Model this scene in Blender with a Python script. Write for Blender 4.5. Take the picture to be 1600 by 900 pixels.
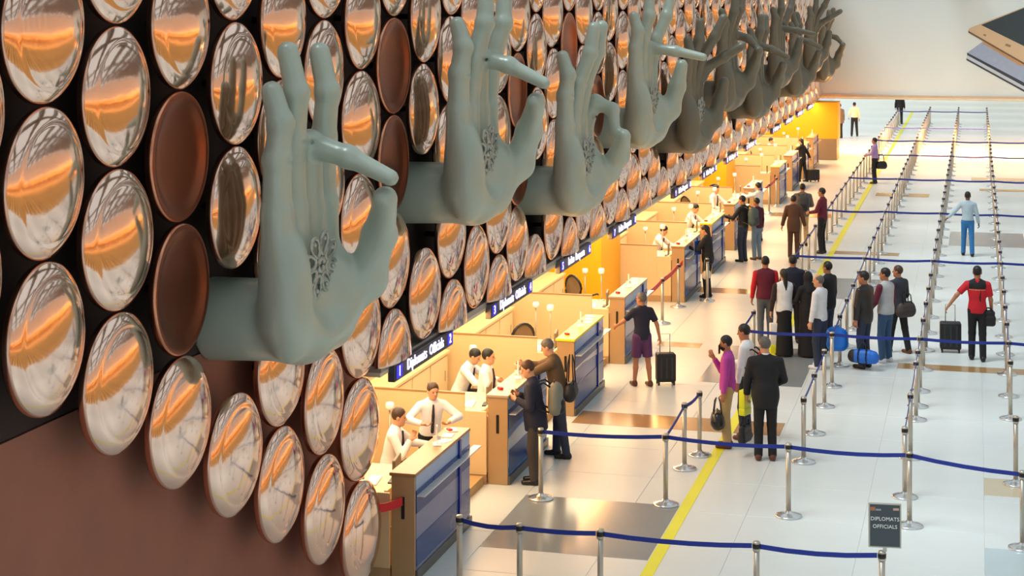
import bpy, bmesh, math, random
import numpy as np
from mathutils import Vector, Matrix

random.seed(7)
rng = np.random.default_rng(7)
for o in list(bpy.data.objects):
    bpy.data.objects.remove(o)
scene = bpy.context.scene
COL = scene.collection
R = math.radians

# ------------------------------------------------------------------ camera
TH = R(14.867)
CT, ST = math.cos(TH), math.sin(TH)
FPX, CAMH, VPX = 2735.0, 6.8, 1526.0
cam = bpy.data.cameras.new('camera')
cam.sensor_width = 36.0
cam.lens = FPX * 36.0 / 1600.0
cam.shift_y = -450.0 / 1600.0
cam.clip_end = 400
camo = bpy.data.objects.new('camera', cam)
camo.location = (0, 0, CAMH)
camo.rotation_euler = (R(90), 0, TH)
COL.objects.link(camo)
scene.camera = camo

# ------------------------------------------------------------------ world, exposure, large lights
scene.view_settings.view_transform = 'Standard'
scene.view_settings.look = 'None'
scene.view_settings.gamma = 1.0
scene.view_settings.use_curve_mapping = False
scene.view_settings.exposure = 0.45
world = bpy.data.worlds.new('hall_daylight')
scene.world = world
world.use_nodes = True
bg = world.node_tree.nodes['Background']
bg.inputs[0].default_value = (0.80, 0.94, 1.0, 1)
bg.inputs[1].default_value = 0.60


def area(name, loc, rot, sx, sy, watts, col, spread=180):
    l = bpy.data.lights.new(name, 'AREA')
    l.shape = 'RECTANGLE'
    l.size, l.size_y = sx, sy
    l.energy = watts
    l.color = col
    l.spread = R(spread)
    o = bpy.data.objects.new(name, l)
    o.location = loc
    o.rotation_euler = rot
    COL.objects.link(o)
    return o


sun = bpy.data.lights.new('skylight', 'SUN')       # soft daylight through the roof
sun.energy = 2.0
sun.angle = R(24)
sun.color = (0.86, 0.97, 1.0)
suno = bpy.data.objects.new('skylight', sun)
suno.rotation_euler = Vector((0.36, 0.28, -0.89)).to_track_quat('-Z', 'Y').to_euler()
suno.location = (10, -5, 20)
COL.objects.link(suno)

WARM = (1.0, 0.85, 0.57)
for i, (y0, y1) in enumerate(((19.6, 38.4), (39.1, 57.9), (58.7, 75.4))):
    # warm lamp strips under the soffit above the clerks, and at the soffit edge towards the queue
    area('soffit_strip_light', (-7.7, (y0 + y1) / 2, 2.43), (0, 0, 0), 1.6, y1 - y0, 370, WARM)
    area('soffit_edge_light', (-6.72, (y0 + y1) / 2, 2.33), (0, R(-48), 0), 0.25, y1 - y0, 185, (1.0, 0.45, 0.12))
area('bulkhead_downlight', (0.5, 80.0, 2.44), (R(10), 0, 0), 13, 1.0, 3400, (1.0, 0.42, 0.10))

# ------------------------------------------------------------------ helpers: pixel of the 1600x900 frame to a point of the place
def floor_at(px, py, z=0.0):
    zc = FPX * (CAMH - z) / py
    x = (px - VPX) * zc * CT / FPX
    return Vector((x, (zc + x * ST) / CT, z))


def on_x(px, x):          # Y of the point seen at column px on the plane X = x
    zc = FPX * x / (CT * (px - VPX))
    return (zc + x * ST) / CT


def on_y(px, py, y):      # X, Z of the point seen at (px, py) on the plane Y = y
    a = (px - VPX) * CT / FPX
    x = a * y * CT / (1 + a * ST)
    zc = -x * ST + y * CT
    return x, CAMH - py * zc / FPX


# ------------------------------------------------------------------ materials (all procedural)
def lin(c):
    return tuple(((v / 255) / 12.92 if v / 255 <= 0.04045 else ((v / 255 + 0.055) / 1.055) ** 2.4) for v in c)


MATS = {}


def mat(name, rgb, rough=0.5, metal=0.0, var=0.12, scale=6.0, bump=0.0, emit=0.0, spec=0.5, coat=0.0, rvar=0.0):
    if name in MATS:
        return MATS[name]
    m = bpy.data.materials.new(name)
    m.use_nodes = True
    nt = m.node_tree
    b = nt.nodes['Principled BSDF']
    c = lin(rgb)
    b.inputs['Roughness'].default_value = rough
    b.inputs['Metallic'].default_value = metal
    b.inputs['Specular IOR Level'].default_value = spec
    b.inputs['Coat Weight'].default_value = coat
    if emit:
        b.inputs['Base Color'].default_value = (*c, 1)
        b.inputs['Emission Color'].default_value = (*c, 1)
        b.inputs['Emission Strength'].default_value = emit
        m.cycles.emission_sampling = 'NONE'
    else:
        tc = nt.nodes.new('ShaderNodeTexCoord')
        no = nt.nodes.new('ShaderNodeTexNoise')
        no.inputs['Scale'].default_value = scale
        no.inputs['Detail'].default_value = 4
        nt.links.new(tc.outputs['Object'], no.inputs['Vector'])
        mx = nt.nodes.new('ShaderNodeMix')
        mx.data_type = 'RGBA'
        mx.inputs['A'].default_value = (*[v * (1 - var) for v in c], 1)
        mx.inputs['B'].default_value = (*[min(1, v * (1 + var)) for v in c], 1)
        nt.links.new(no.outputs['Fac'], mx.inputs['Factor'])
        nt.links.new(mx.outputs['Result'], b.inputs['Base Color'])
        if rvar:
            mr = nt.nodes.new('ShaderNodeMapRange')
            mr.inputs['To Min'].default_value = max(0, rough - rvar)
            mr.inputs['To Max'].default_value = rough + rvar
            nt.links.new(no.outputs['Fac'], mr.inputs['Value'])
            nt.links.new(mr.outputs['Result'], b.inputs['Roughness'])
        if bump:
            bp = nt.nodes.new('ShaderNodeBump')
            bp.inputs['Strength'].default_value = bump
            bp.inputs['Distance'].default_value = 0.02
            nt.links.new(no.outputs['Fac'], bp.inputs['Height'])
            nt.links.new(bp.outputs['Normal'], b.inputs['Normal'])
    MATS[name] = m
    return m


def stripe_mat(name, rgb1, rgb2, axis, freq, rough=0.7, thresh=0.5, dist=0.0):
    """two-colour stripes or waves on cloth and printed panels"""
    m = mat(name, rgb1, rough)
    nt = m.node_tree
    b = nt.nodes['Principled BSDF']
    tc = nt.nodes.new('ShaderNodeTexCoord')
    w = nt.nodes.new('ShaderNodeTexWave')
    w.bands_direction = axis
    w.inputs['Scale'].default_value = freq
    w.inputs['Distortion'].default_value = dist
    w.inputs['Detail'].default_value = 1.5
    w.inputs['Detail Scale'].default_value = 0.6
    nt.links.new(tc.outputs['Object'], w.inputs['Vector'])
    rp = nt.nodes.new('ShaderNodeValToRGB')
    rp.color_ramp.elements[0].position = max(0, thresh - 0.06)
    rp.color_ramp.elements[0].color = (*lin(rgb1), 1)
    rp.color_ramp.elements[1].position = min(1, thresh + 0.06)
    rp.color_ramp.elements[1].color = (*lin(rgb2), 1)
    nt.links.new(w.outputs['Fac'], rp.inputs['Fac'])
    nt.links.new(rp.outputs['Color'], b.inputs['Base Color'])
    return m


# ------------------------------------------------------------------ mesh helpers
def bm_mesh(bm, name, smooth=False):
    me = bpy.data.meshes.new(name)
    bmesh.ops.recalc_face_normals(bm, faces=bm.faces)
    bm.to_mesh(me)
    bm.free()
    if smooth:
        me.polygons.foreach_set('use_smooth', [True] * len(me.polygons))
    return me


def box(bm, x0, x1, y0, y1, z0, z1, bevel=0.0, seg=2):
    r = bmesh.ops.create_cube(bm, size=1.0)
    bmesh.ops.scale(bm, vec=(x1 - x0, y1 - y0, z1 - z0), verts=r['verts'])
    bmesh.ops.translate(bm, vec=((x0 + x1) / 2, (y0 + y1) / 2, (z0 + z1) / 2), verts=r['verts'])
    if bevel:
        ed = list({e for v in r['verts'] for e in v.link_edges})
        bmesh.ops.bevel(bm, geom=ed, offset=bevel, segments=seg, affect='EDGES', profile=0.5)


def box_mesh(x0, x1, y0, y1, z0, z1, bevel=0.0, seg=2):
    bm = bmesh.new()
    box(bm, x0, x1, y0, y1, z0, z1, bevel, seg)
    return bm_mesh(bm, 'box')


def lathe(profile, seg=24, axis='Z'):
    """profile: list of (radius, height)"""
    bm = bmesh.new()
    rings = []
    for r, h in profile:
        if r < 1e-6:
            rings.append([bm.verts.new((0, 0, h))])
        else:
            rings.append([bm.verts.new((r * math.cos(2 * math.pi * i / seg), r * math.sin(2 * math.pi * i / seg), h)) for i in range(seg)])
    for a, b in zip(rings, rings[1:]):
        for i in range(seg):
            j = (i + 1) % seg
            if len(a) == 1 and len(b) == 1:
                continue
            if len(a) == 1:
                bm.faces.new((a[0], b[i], b[j]))
            elif len(b) == 1:
                bm.faces.new((a[i], a[j], b[0]))
            else:
                bm.faces.new((a[i], a[j], b[j], b[i]))
    if axis == 'X':
        bmesh.ops.transform(bm, matrix=Matrix.Rotation(R(90), 4, 'Y'), verts=bm.verts)
    return bm


def tube(bm, pts, rad, seg=8, closed=False):
    """tube along points; rad a number or a list"""
    pts = [Vector(p) for p in pts]
    n = len(pts)
    rads = rad if isinstance(rad, (list, tuple)) else [rad] * n
    rings = []
    up = Vector((0, 0, 1))
    for i, p in enumerate(pts):
        if closed:
            t = pts[(i + 1) % n] - pts[i - 1]
        else:
            t = pts[min(i + 1, n - 1)] - pts[max(i - 1, 0)]
        t.normalize()
        u = t.cross(up)
        if u.length < 1e-3:
            u = t.cross(Vector((0, 1, 0)))
        u.normalize()
        v = u.cross(t)
        rings.append([bm.verts.new(p + (u * math.cos(2 * math.pi * k / seg) + v * math.sin(2 * math.pi * k / seg)) * rads[i]) for k in range(seg)])
    for i in range(n if closed else n - 1):
        a, b = rings[i], rings[(i + 1) % n]
        for k in range(seg):
            bm.faces.new((a[k], a[(k + 1) % seg], b[(k + 1) % seg], b[k]))
    if not closed:
        bm.faces.new(rings[0])
        bm.faces.new(list(reversed(rings[-1])))


def tube_mesh(pts, rad, seg=8, closed=False):
    bm = bmesh.new()
    tube(bm, pts, rad, seg, closed)
    return bm_mesh(bm, 'tube', True)


def obj(name, me, m=None, parent=None, loc=None, rot=None, scale=None):
    if m is not None and not me.materials:
        me.materials.append(m)
    elif m is not None and me.materials[0] != m:
        me = me.copy()
        me.materials[0] = m
    o = bpy.data.objects.new(name, me)
    COL.objects.link(o)
    if parent is not None:
        o.parent = parent
    if loc is not None:
        o.location = loc
    if rot is not None:
        o.rotation_euler = rot
    if scale is not None:
        o.scale = scale
    return o


def tag(o, label, cat, group=None):
    o['label'] = label
    o['category'] = cat
    if group:
        o['group'] = group
    return o


def thing(name, label, cat, loc=(0, 0, 0), rotz=0.0, group=None):
    o = bpy.data.objects.new(name, None)
    o.empty_display_size = 0.1
    COL.objects.link(o)
    o.location = loc
    o.rotation_euler = (0, 0, rotz)
    return tag(o, label, cat, group)


def struct(name, me, m, parent=None):
    o = obj(name, me, m, parent)
    if parent is None:
        o['kind'] = 'structure'
    return o


def copy_tree(root, loc, rotz, label=None, group=None, parent=None):
    c = root.copy()
    COL.objects.link(c)
    if parent is None:
        c.location = loc
        c.rotation_euler = (0, 0, rotz)
        if label:
            c['label'] = label
        if group:
            c['group'] = group
    else:
        c.parent = parent
    for ch in root.children:
        copy_tree(ch, None, None, parent=c)
    return c


def text_mesh(s, size, extrude=0.002):
    cu = bpy.data.curves.new('txt', 'FONT')
    cu.body = s
    cu.size = size
    cu.extrude = extrude
    cu.align_x = 'CENTER'
    cu.align_y = 'CENTER'
    cu.resolution_u = 2
    o = bpy.data.objects.new('txt', cu)
    COL.objects.link(o)
    dg = bpy.context.evaluated_depsgraph_get()
    me = bpy.data.meshes.new_from_object(o.evaluated_get(dg))
    bpy.data.objects.remove(o)
    bpy.data.curves.remove(cu)
    return me


# ------------------------------------------------------------------ smooth solids: signed distance fields turned into one continuous mesh
def v3(*a):
    return np.array(a, dtype=np.float64)


def field_mesh(prims, h, name='solid', smooth=True):
    """prims: ('cap',a,b,ra,rb,k,flat_b) | ('ell',c,r,M,k) | ('cut',p,n) | ('sub',a,b,ra,rb,k); blended with smooth union"""
    lo, hi = np.full(3, 1e9), np.full(3, -1e9)
    for p in prims:
        if p[0] == 'cap':
            r = max(p[3], p[4])
            lo = np.minimum(lo, np.minimum(p[1], p[2]) - r)
            hi = np.maximum(hi, np.maximum(p[1], p[2]) + r)
        elif p[0] == 'ell':
            r = max(p[2])
            lo = np.minimum(lo, p[1] - r)
            hi = np.maximum(hi, p[1] + r)
    lo = lo - 3 * h
    n = np.ceil((hi - lo) / h).astype(int) + 4
    ax = [(lo[i] + h * np.arange(n[i])).astype(np.float32) for i in range(3)]
    F = np.full(n, 0.5, dtype=np.float32)
    for p in prims:
        if p[0] == 'cut':
            pt, nn = p[1], p[2]
            d = ((ax[0] - pt[0]) * nn[0])[:, None, None] + ((ax[1] - pt[1]) * nn[1])[None, :, None] + ((ax[2] - pt[2]) * nn[2])[None, None, :]
            np.maximum(F, d.astype(np.float32), out=F)
            continue
        if p[0] in ('cap', 'sub'):
            a, b, ra, rb, k = p[1], p[2], p[3], p[4], p[5]
            pad = max(ra, rb) + k + 2 * h
            blo, bhi = np.minimum(a, b) - pad, np.maximum(a, b) + pad
        else:
            c, rr, M, k = p[1], p[2], p[3], p[4]
            pad = max(rr) + k + 2 * h
            blo, bhi = c - pad, c + pad
        i0 = np.maximum(0, np.floor((blo - lo) / h).astype(int))
        i1 = np.minimum(n, np.ceil((bhi - lo) / h).astype(int) + 1)
        if np.any(i1 <= i0):
            continue
        sl = tuple(slice(i0[i], i1[i]) for i in range(3))
        X = ax[0][sl[0]][:, None, None]
        Y = ax[1][sl[1]][None, :, None]
        Z = ax[2][sl[2]][None, None, :]
        if p[0] in ('cap', 'sub'):
            d0, d1, d2 = [float(v) for v in (b - a)]
            dd = d0 * d0 + d1 * d1 + d2 * d2 + 1e-12
            x, y, z = X - np.float32(a[0]), Y - np.float32(a[1]), Z - np.float32(a[2])
            tr = (x * d0 + y * d1 + z * d2) / dd
            t = np.clip(tr, 0, 1)
            d = np.sqrt((x - t * d0) ** 2 + (y - t * d1) ** 2 + (z - t * d2) ** 2) - (ra + (rb - ra) * t)
            if p[0] == 'cap' and len(p) > 6 and p[6]:
                d = np.maximum(d, (tr - 1) * math.sqrt(dd))
        else:
            x, y, z = X - np.float32(c[0]), Y - np.float32(c[1]), Z - np.float32(c[2])
            if M is not None:
                x, y, z = (M[0, 0] * x + M[1, 0] * y + M[2, 0] * z, M[0, 1] * x + M[1, 1] * y + M[2, 1] * z, M[0, 2] * x + M[1, 2] * y + M[2, 2] * z)
            q = np.sqrt((x / rr[0]) ** 2 + (y / rr[1]) ** 2 + (z / rr[2]) ** 2)
            g = np.sqrt((x / rr[0] ** 2) ** 2 + (y / rr[1] ** 2) ** 2 + (z / rr[2] ** 2) ** 2)
            d = q * (q - 1) / np.maximum(g, 1e-6)
        A = F[sl]
        d = d.astype(np.float32)
        if p[0] == 'sub':
            d = -d
            hh = np.maximum(k - np.abs(A - d), 0) / max(k, 1e-6)
            F[sl] = np.maximum(A, d) + hh * hh * k * 0.25
        elif k > 0:
            hh = np.maximum(k - np.abs(A - d), 0) / k
            F[sl] = np.minimum(A, d) - hh * hh * k * 0.25
        else:
            F[sl] = np.minimum(A, d)
    F[0], F[-1] = 0.5, 0.5
    F[:, 0], F[:, -1] = 0.5, 0.5
    F[:, :, 0], F[:, :, -1] = 0.5, 0.5
    return nets(F, lo, h, name, smooth)


def nets(F, lo, h, name, smooth):
    S = F < 0
    C = np.zeros(np.array(F.shape) - 1, dtype=np.int8)
    for i in (0, 1):
        for j in (0, 1):
            for k in (0, 1):
                C += S[i:F.shape[0] - 1 + i, j:F.shape[1] - 1 + j, k:F.shape[2] - 1 + k]
    act = np.argwhere((C > 0) & (C < 8))
    idx = np.full(C.shape, -1, dtype=np.int64)
    idx[act[:, 0], act[:, 1], act[:, 2]] = np.arange(len(act))
    acc = np.zeros((len(act), 3))
    cnt = np.zeros(len(act))
    cor = [(i, j, k) for i in (0, 1) for j in (0, 1) for k in (0, 1)]
    for a in cor:
        for axis in range(3):
            if a[axis]:
                continue
            b = list(a)
            b[axis] = 1
            fa = F[act[:, 0] + a[0], act[:, 1] + a[1], act[:, 2] + a[2]]
            fb = F[act[:, 0] + b[0], act[:, 1] + b[1], act[:, 2] + b[2]]
            m = (fa < 0) != (fb < 0)
            t = np.where(m, fa / np.where(m, fa - fb, 1), 0)
            p = np.tile(np.array(a, float), (len(act), 1))
            p[:, axis] = t
            acc += p * m[:, None]
            cnt += m
    V = (act + acc / np.maximum(cnt, 1)[:, None]) * h + lo
    quads = []
    for axis in range(3):
        o1, o2 = (axis + 1) % 3, (axis + 2) % 3
        s0 = [slice(None)] * 3
        s1 = [slice(None)] * 3
        s0[axis], s1[axis] = slice(0, -1), slice(1, None)
        a, b = S[tuple(s0)], S[tuple(s1)]
        e = np.argwhere(a != b)
        if not len(e):
            continue
        e = e[(e[:, o1] > 0) & (e[:, o2] > 0)]
        sgn = a[e[:, 0], e[:, 1], e[:, 2]]

        def cell(d1, d2):
            q = e.copy()
            q[:, o1] -= d1
            q[:, o2] -= d2
            return idx[q[:, 0], q[:, 1], q[:, 2]]
        q = np.stack([cell(1, 1), cell(0, 1), cell(0, 0), cell(1, 0)], 1)
        q[~sgn] = q[~sgn][:, ::-1]
        quads.append(q)
    Q = np.concatenate(quads)
    Q = Q[(Q >= 0).all(1)]
    me = bpy.data.meshes.new(name)
    me.vertices.add(len(V))
    me.vertices.foreach_set('co', V.astype(np.float32).ravel())
    me.loops.add(len(Q) * 4)
    me.loops.foreach_set('vertex_index', Q.astype(np.int32).ravel())
    me.polygons.add(len(Q))
    me.polygons.foreach_set('loop_start', np.arange(0, len(Q) * 4, 4, dtype=np.int32))
    me.update(calc_edges=True)
    if smooth:
        me.polygons.foreach_set('use_smooth', np.ones(len(Q), dtype=bool))
    return me

# ------------------------------------------------------------------ the setting: floor
m_floor = mat('white_stone_floor', (212, 216, 214), 0.36, 0, 0.05, 0.8, spec=0.45)
m_slab = mat('white_stone_slab', (214, 219, 217), 0.34, 0, 0.05, 1.3, spec=0.45)
m_grey = mat('grey_stone_slab', (140, 146, 148), 0.16, 0, 0.08, 2.0)
m_brown = mat('brown_stone_slab', (172, 132, 84), 0.18, 0, 0.12, 2.0)
m_carpet = stripe_mat('added_amber_carpet', (204, 152, 76), (142, 100, 58), 'Y', 0.16, 0.8, 0.62, 1.2)
m_tan = mat('tan_stone_slab', (206, 190, 160), 0.18, 0, 0.08, 2.0)
m_blueg = mat('blue_grey_stone_slab', (186, 200, 204), 0.18, 0, 0.06, 2.0)
floor = struct('floor', box_mesh(-9.4, 30, -14, 128, -0.3, -0.006), m_floor)
slab_me = box_mesh(-0.756, 0.756, -0.756, 0.756, -0.02, 0.0, 0.003, 1)
for i in range(7):
    for j in range(24):
        obj('floor_slab', slab_me, m_slab, floor, (-6.74 + 1.52 * i, 19.3 + 1.52 * j, 0))
for x0, x1, y0, y1, m in ((-5.98, -3.86, 20.95, 23.3, m_grey), (-6.3, -2.97, 27.45, 28.3, m_brown), (-4.81, -2.97, 31.0, 34.4, m_grey),
                          (-6.1, -5.24, 34.0, 34.45, m_brown), (-1.42, 4.6, 33.05, 33.55, m_brown), (0.1, 1.62, 24.9, 25.8, m_tan),
                          (0.1, 1.62, 20.2, 22.5, m_blueg), (-3.5, -2.0, 40.4, 43.4, m_grey), (-3.7, -2.0, 47.5, 48.1, m_brown),
                          (-0.75, 1.3, 50.0, 53.0, m_grey), (0.1, 5.0, 64.6, 65.3, m_brown), (-6.3, -5.0, 40.5, 41.2, m_brown),
                          (-6.3, -4.4, 55.4, 56.3, m_brown), (-3.4, -1.6, 62.0, 63.0, m_brown), (-0.2, 3.8, 68.2, 69.4, m_tan)):
    obj('floor_inlay', box_mesh(x0, x1, y0, y1, -0.004, 0.0025), m, floor)
obj('added_carpet', box_mesh(5.6, 27.9, -13.9, 126.9, -0.006, 0.004), m_carpet, floor)  # out of view, added so the discs reflect amber from below
m_yellow_tape = mat('yellow_floor_tape', (228, 226, 40), 0.35, 0, 0.06, 3)
tag(obj('floor_stripe', box_mesh(-3.845, -3.695, 8, 110, -0.003, 0.004), m_yellow_tape),
    'long yellow stripe taped along the white floor beside the counters', 'floor marking')

# ------------------------------------------------------------------ the setting: walls, soffit, bulkhead
m_black = mat('black_brown_panel', (20, 13, 11), 0.7, 0, 0.2, 3)
m_plaster = mat('brown_plaster', (150, 98, 80), 0.8, 0, 0.22, 1.6, bump=0.25)
m_beige = mat('beige_laminate', (226, 194, 146), 0.45, 0, 0.05, 1.2)
m_cream = mat('cream_panel', (226, 204, 160), 0.5, 0, 0.05, 1.2)
m_yellow = mat('yellow_panel', (244, 172, 4), 0.45, 0, 0.06, 1.0)
m_greym = mat('light_grey_metal', (176, 172, 164), 0.4, 0.3, 0.06, 3)
m_white = mat('white_panel', (222, 238, 240), 0.6, 0, 0.03, 0.6)
WX = -6.95
wall = struct('wall_left', box_mesh(-9.4, WX, 2, 79, 2.56, 9.4), m_black)
obj('lower_panel', box_mesh(-9.4, WX, 2, 19.1, 0, 2.56), m_black, wall)
obj('plaster_panel', box_mesh(WX, WX + 0.025, 2, 19.1, 0, 3.535), m_plaster, wall)
obj('plaster_panel', box_mesh(WX, WX + 0.02, 2, 19.1, 3.55, 9.4), mat('dark_brown_plaster', (44, 28, 24), 0.8, 0, 0.2, 1.6), wall)
obj('fascia', box_mesh(WX, -6.63, 19.1, 77.6, 2.50, 2.575), m_greym, wall)
struct('ceiling_soffit', box_mesh(-9.4, -6.64, 19.1, 77.6, 2.45, 2.50), mat('white_soffit', (226, 214, 190), 0.6, 0, 0.04, 1))
wb = struct('wall_back', box_mesh(-9.4, -9.2, 19.1, 80, 0, 2.45), m_cream)
for z in (0.9, 1.65):
    obj('wall_rail', box_mesh(-9.2, -9.18, 19.1, 79, z, z + 0.03), m_beige, wb)
struct('wall_far', box_mesh(-9.4, 30, 127, 128, 0, 9.4), m_cream)
wr = struct('wall_right', box_mesh(28, 29, -14, 128, 0, 9.4), mat('pale_wall', (226, 206, 190), 0.6, 0, 0.06, 0.5))
m_owd = mat('added_orange_wood', (222, 162, 88), 0.5, 0, 0.35, 0.7)  # unseen orange panels and rails, added for the discs to reflect
for k in range(23):
    obj('added_wood_panel', box_mesh(27.9, 28, -13 + 6.1 * k, -7.6 + 6.1 * k, 0.4, 2.6), m_owd, wr)
for z in (1.5, 2.6):
    obj('wall_rail', box_mesh(27.8, 27.9, -14, 127, z, z + 0.3), mat('dark_rail', (84, 48, 22), 0.5), wr)
# row of small warm lamps along the opposite wall
lamp_me = bm_mesh(lathe([(0, -0.14), (0.1, -0.12), (0.15, -0.04), (0.15, 0.1), (0.05, 0.16), (0, 0.16)], 10), 'lamp', True)
m_lamp = mat('warm_lamp_glass', (255, 190, 90), emit=9.0)
for k in range(60):
    for z in (2.1, 3.1):
        obj('wall_lamp', lamp_me, m_lamp, wr, (27.6, -8 + 2.2 * k, z))
# unseen roof beams over the hall, added to mottle the disc reflections
ceil = struct('ceiling', box_mesh(-9.4, 29, -14, -13.4, 9.6, 10.2), mat('ceiling_beam_grey', (120, 110, 104), 0.6))
for k in range(22):
    obj('beam', box_mesh(-9.4, 29, -8 + 6.1 * k, -7.1 + 6.1 * k, 9.6, 10.2), MATS['ceiling_beam_grey'], ceil)
for x in (-2, 6, 14, 22):
    obj('beam', box_mesh(x, x + 0.7, -13, 127, 9.8, 10.1), MATS['ceiling_beam_grey'], ceil)
area('wall_fill_light', (27.2, 55, 8.9), (0, R(14), 0), 0.5, 140, 3000, (1.0, 0.80, 0.55), 60)  # added fill on the unseen right wall, brightens what the discs reflect

# yellow cross walls in the gaps between the counter rows
for k, (x1, y0, y1) in enumerate(((-7.81, 36.9, 38.98), (-7.81, 56.4, 58.5))):
    o = obj('yellow_kiosk_wall', box_mesh(-9.19, x1, y0, y1, 0, 2.44), m_yellow)
    tag(o, ('bright yellow full height wall block between first and second counter rows', 'smaller yellow wall block between second and third counter rows')[k], 'wall block')
t = thing('end_kiosk', 'yellow end wall with grey cabinet base beyond the last counter', 'kiosk', (-7.4, 75.6, 0))
obj('yellow_wall', box_mesh(-1.76, 1.7, -0.2, 1.2, 0.9, 2.44), m_yellow, t)
obj('cabinet_base', box_mesh(0.75, 1.66, -0.22, 1.1, 0, 0.9), mat('grey_cabinet', (150, 128, 104), 0.4, 0.2), t)
obj('cabinet_base', box_mesh(-1.76, 0.74, -0.18, 1.1, 0, 0.9), m_beige, t)

# white bulkhead with the printed telephone advertisement
YB = 78.0
bh = thing('advertising_board', 'huge white advertising board with printed phones hanging across the hall', 'advertising board', (0, YB, 0))
obj('panel', box_mesh(-6.9, 14, 0, 0.4, 2.66, 9.4), m_white, bh)
obj('bottom_trim', box_mesh(-6.9, 14, -0.06, 0.4, 2.56, 2.66), mat('beige_trim', (196, 184, 164), 0.5), bh)
obj('soffit_strip', box_mesh(-6.9, 14, 0.0, 1.4, 2.46, 2.56), m_white, bh)


def print_poly(name, pts, m, d):
    bm = bmesh.new()
    vs = []
    for px, py in pts:
        x, z = on_y(px, py, YB)
        vs.append(bm.verts.new((x, -d, max(z, 2.68))))
    f = bm.faces.new(vs)
    r = bmesh.ops.extrude_face_region(bm, geom=[f])
    bmesh.ops.translate(bm, vec=(0, d - 0.001, 0), verts=[e for e in r['geom'] if isinstance(e, bmesh.types.BMVert)])
    return obj(name, bm_mesh(bm, name), m, bh)


pg = mat('gold_print', (214, 194, 160), 0.5, 0, 0.04)
print_poly('printed_blue_phone', [(1512, 82), (1534, 66), (1650, 122), (1650, 148), (1634, 148)], mat('blue_print', (160, 182, 214), 0.5), 0.004)
print_poly('printed_dark_edge', [(1511, 82), (1636, 148), (1624, 148), (1511, 86)], mat('dark_print', (60, 72, 84), 0.5), 0.006)
print_poly('printed_pale_edge', [(1511, 86), (1624, 148), (1614, 148), (1510, 91)], mat('pale_blue_print', (196, 212, 228), 0.5), 0.006)
print_poly('printed_dark_edge', [(1510, 91), (1614, 148), (1608, 148), (1510, 94)], MATS['dark_print'], 0.006)
print_poly('printed_gold_edge', [(1534, 64), (1598, 97), (1608, 97), (1606, 104), (1592, 102), (1536, 68)], mat('tan_print', (196, 160, 120), 0.5), 0.008)
print_poly('printed_gold_phone', [(1513, 46), (1517, 43), (1700, -28), (1790, 20), (1606, 101), (1598, 99), (1514, 50)], pg, 0.010)
print_poly('printed_phone_screen', [(1533, 39), (1696, -26), (1776, 14), (1610, 77)], mat('screen_print', (58, 72, 80), 0.4), 0.013)
print_poly('printed_edge_line', [(1513, 48), (1600, 98), (1600, 101), (1513, 51)], mat('bronze_print', (120, 96, 70), 0.5), 0.013)
print_poly('printed_phone_button', [(1572, 68), (1580, 71), (1578, 74), (1570, 71)], mat('mark_print', (150, 130, 104), 0.5), 0.013)
print_poly('printed_phone_lens', [(1537, 53), (1541, 54), (1540, 57), (1536, 55)], MATS['mark_print'], 0.013)

# ------------------------------------------------------------------ copper discs on the wall
m_cop = mat('polished_copper', (246, 210, 190), 0.10, 1.0, 0.10, 3.5, bump=0.12, rvar=0.04)
m_rim = mat('brushed_copper_rim', (226, 178, 154), 0.22, 1.0, 0.06, 4)
m_dkc = mat('dark_patinated_copper', (158, 94, 70), 0.32, 1.0, 0.16, 3)
m_rod = mat('black_steel_rod', (24, 20, 18), 0.5, 0.6)
DR = 0.566
convex = [(0.0, -0.0), (0.50, 0.0), (0.556, 0.010), (DR, 0.03), (DR, 0.062), (0.562, 0.074), (0.553, 0.082)]
dome = [(0.553, 0.082), (0.535, 0.096), (0.505, 0.113), (0.475, 0.127), (0.455, 0.133), (0.440, 0.135), (0.425, 0.142), (0.38, 0.158), (0.30, 0.178), (0.2, 0.194), (0.1, 0.203), (0.0, 0.206)]
dish = [(0.553, 0.082), (0.52, 0.084), (0.495, 0.076), (0.45, 0.052), (0.38, 0.034), (0.28, 0.024), (0.15, 0.018), (0.0, 0.016)]
rim_me = bm_mesh(lathe(convex, 56, 'X'), 'rim', True)
dome_me = bm_mesh(lathe(dome, 56, 'X'), 'dome', True)
dish_me = bm_mesh(lathe(dish, 56, 'X'), 'dish', True)
rod_me = bm_mesh(lathe([(0, -0.29), (0.035, -0.29), (0.035, 0.01), (0, 0.01)], 10, 'X'), 'rod', True)


def cut_low(profile, zc):
    bm = lathe(profile, 56, 'X')
    bmesh.ops.bisect_plane(bm, geom=list(bm.verts) + list(bm.edges) + list(bm.faces), plane_co=(0, 0, zc), plane_no=(0, 0, -1), clear_outer=True)
    return bm_mesh(bm, 'cut', True)


rim_cut, dome_cut = cut_low(convex, -0.025), cut_low(dome, -0.025)
DX = -6.68
dark = {(2, 1), (2, 2), (7, 0), (7, 1), (12, 1), (15, 0), (17, 1), (21, 0), (26, 1), (12, 2)}
low = {-1: 1, 0: 2, 1: 2, 2: 3, 3: 3, 4: 4, 5: 4, 6: 5}
ORD = ['first', 'second', 'third', 'fourth', 'fifth', 'sixth', 'seventh', 'eighth', 'ninth', 'tenth', 'eleventh', 'twelfth', 'thirteenth', 'fourteenth', 'fifteenth', 'sixteenth', 'seventeenth', 'eighteenth', 'nineteenth', 'twentieth']
for m_ in (rim_me, rim_cut):
    m_.materials.append(m_rim)
for m_ in (dome_me, dome_cut):
    m_.materials.append(m_cop)
dish_me.materials.append(m_dkc)
rod_me.materials.append(m_rod)
rim_dark = rim_me.copy()
rim_dark.materials[0] = mat('dull_copper_rim', (214, 150, 120), 0.26, 1.0, 0.08, 4)
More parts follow.
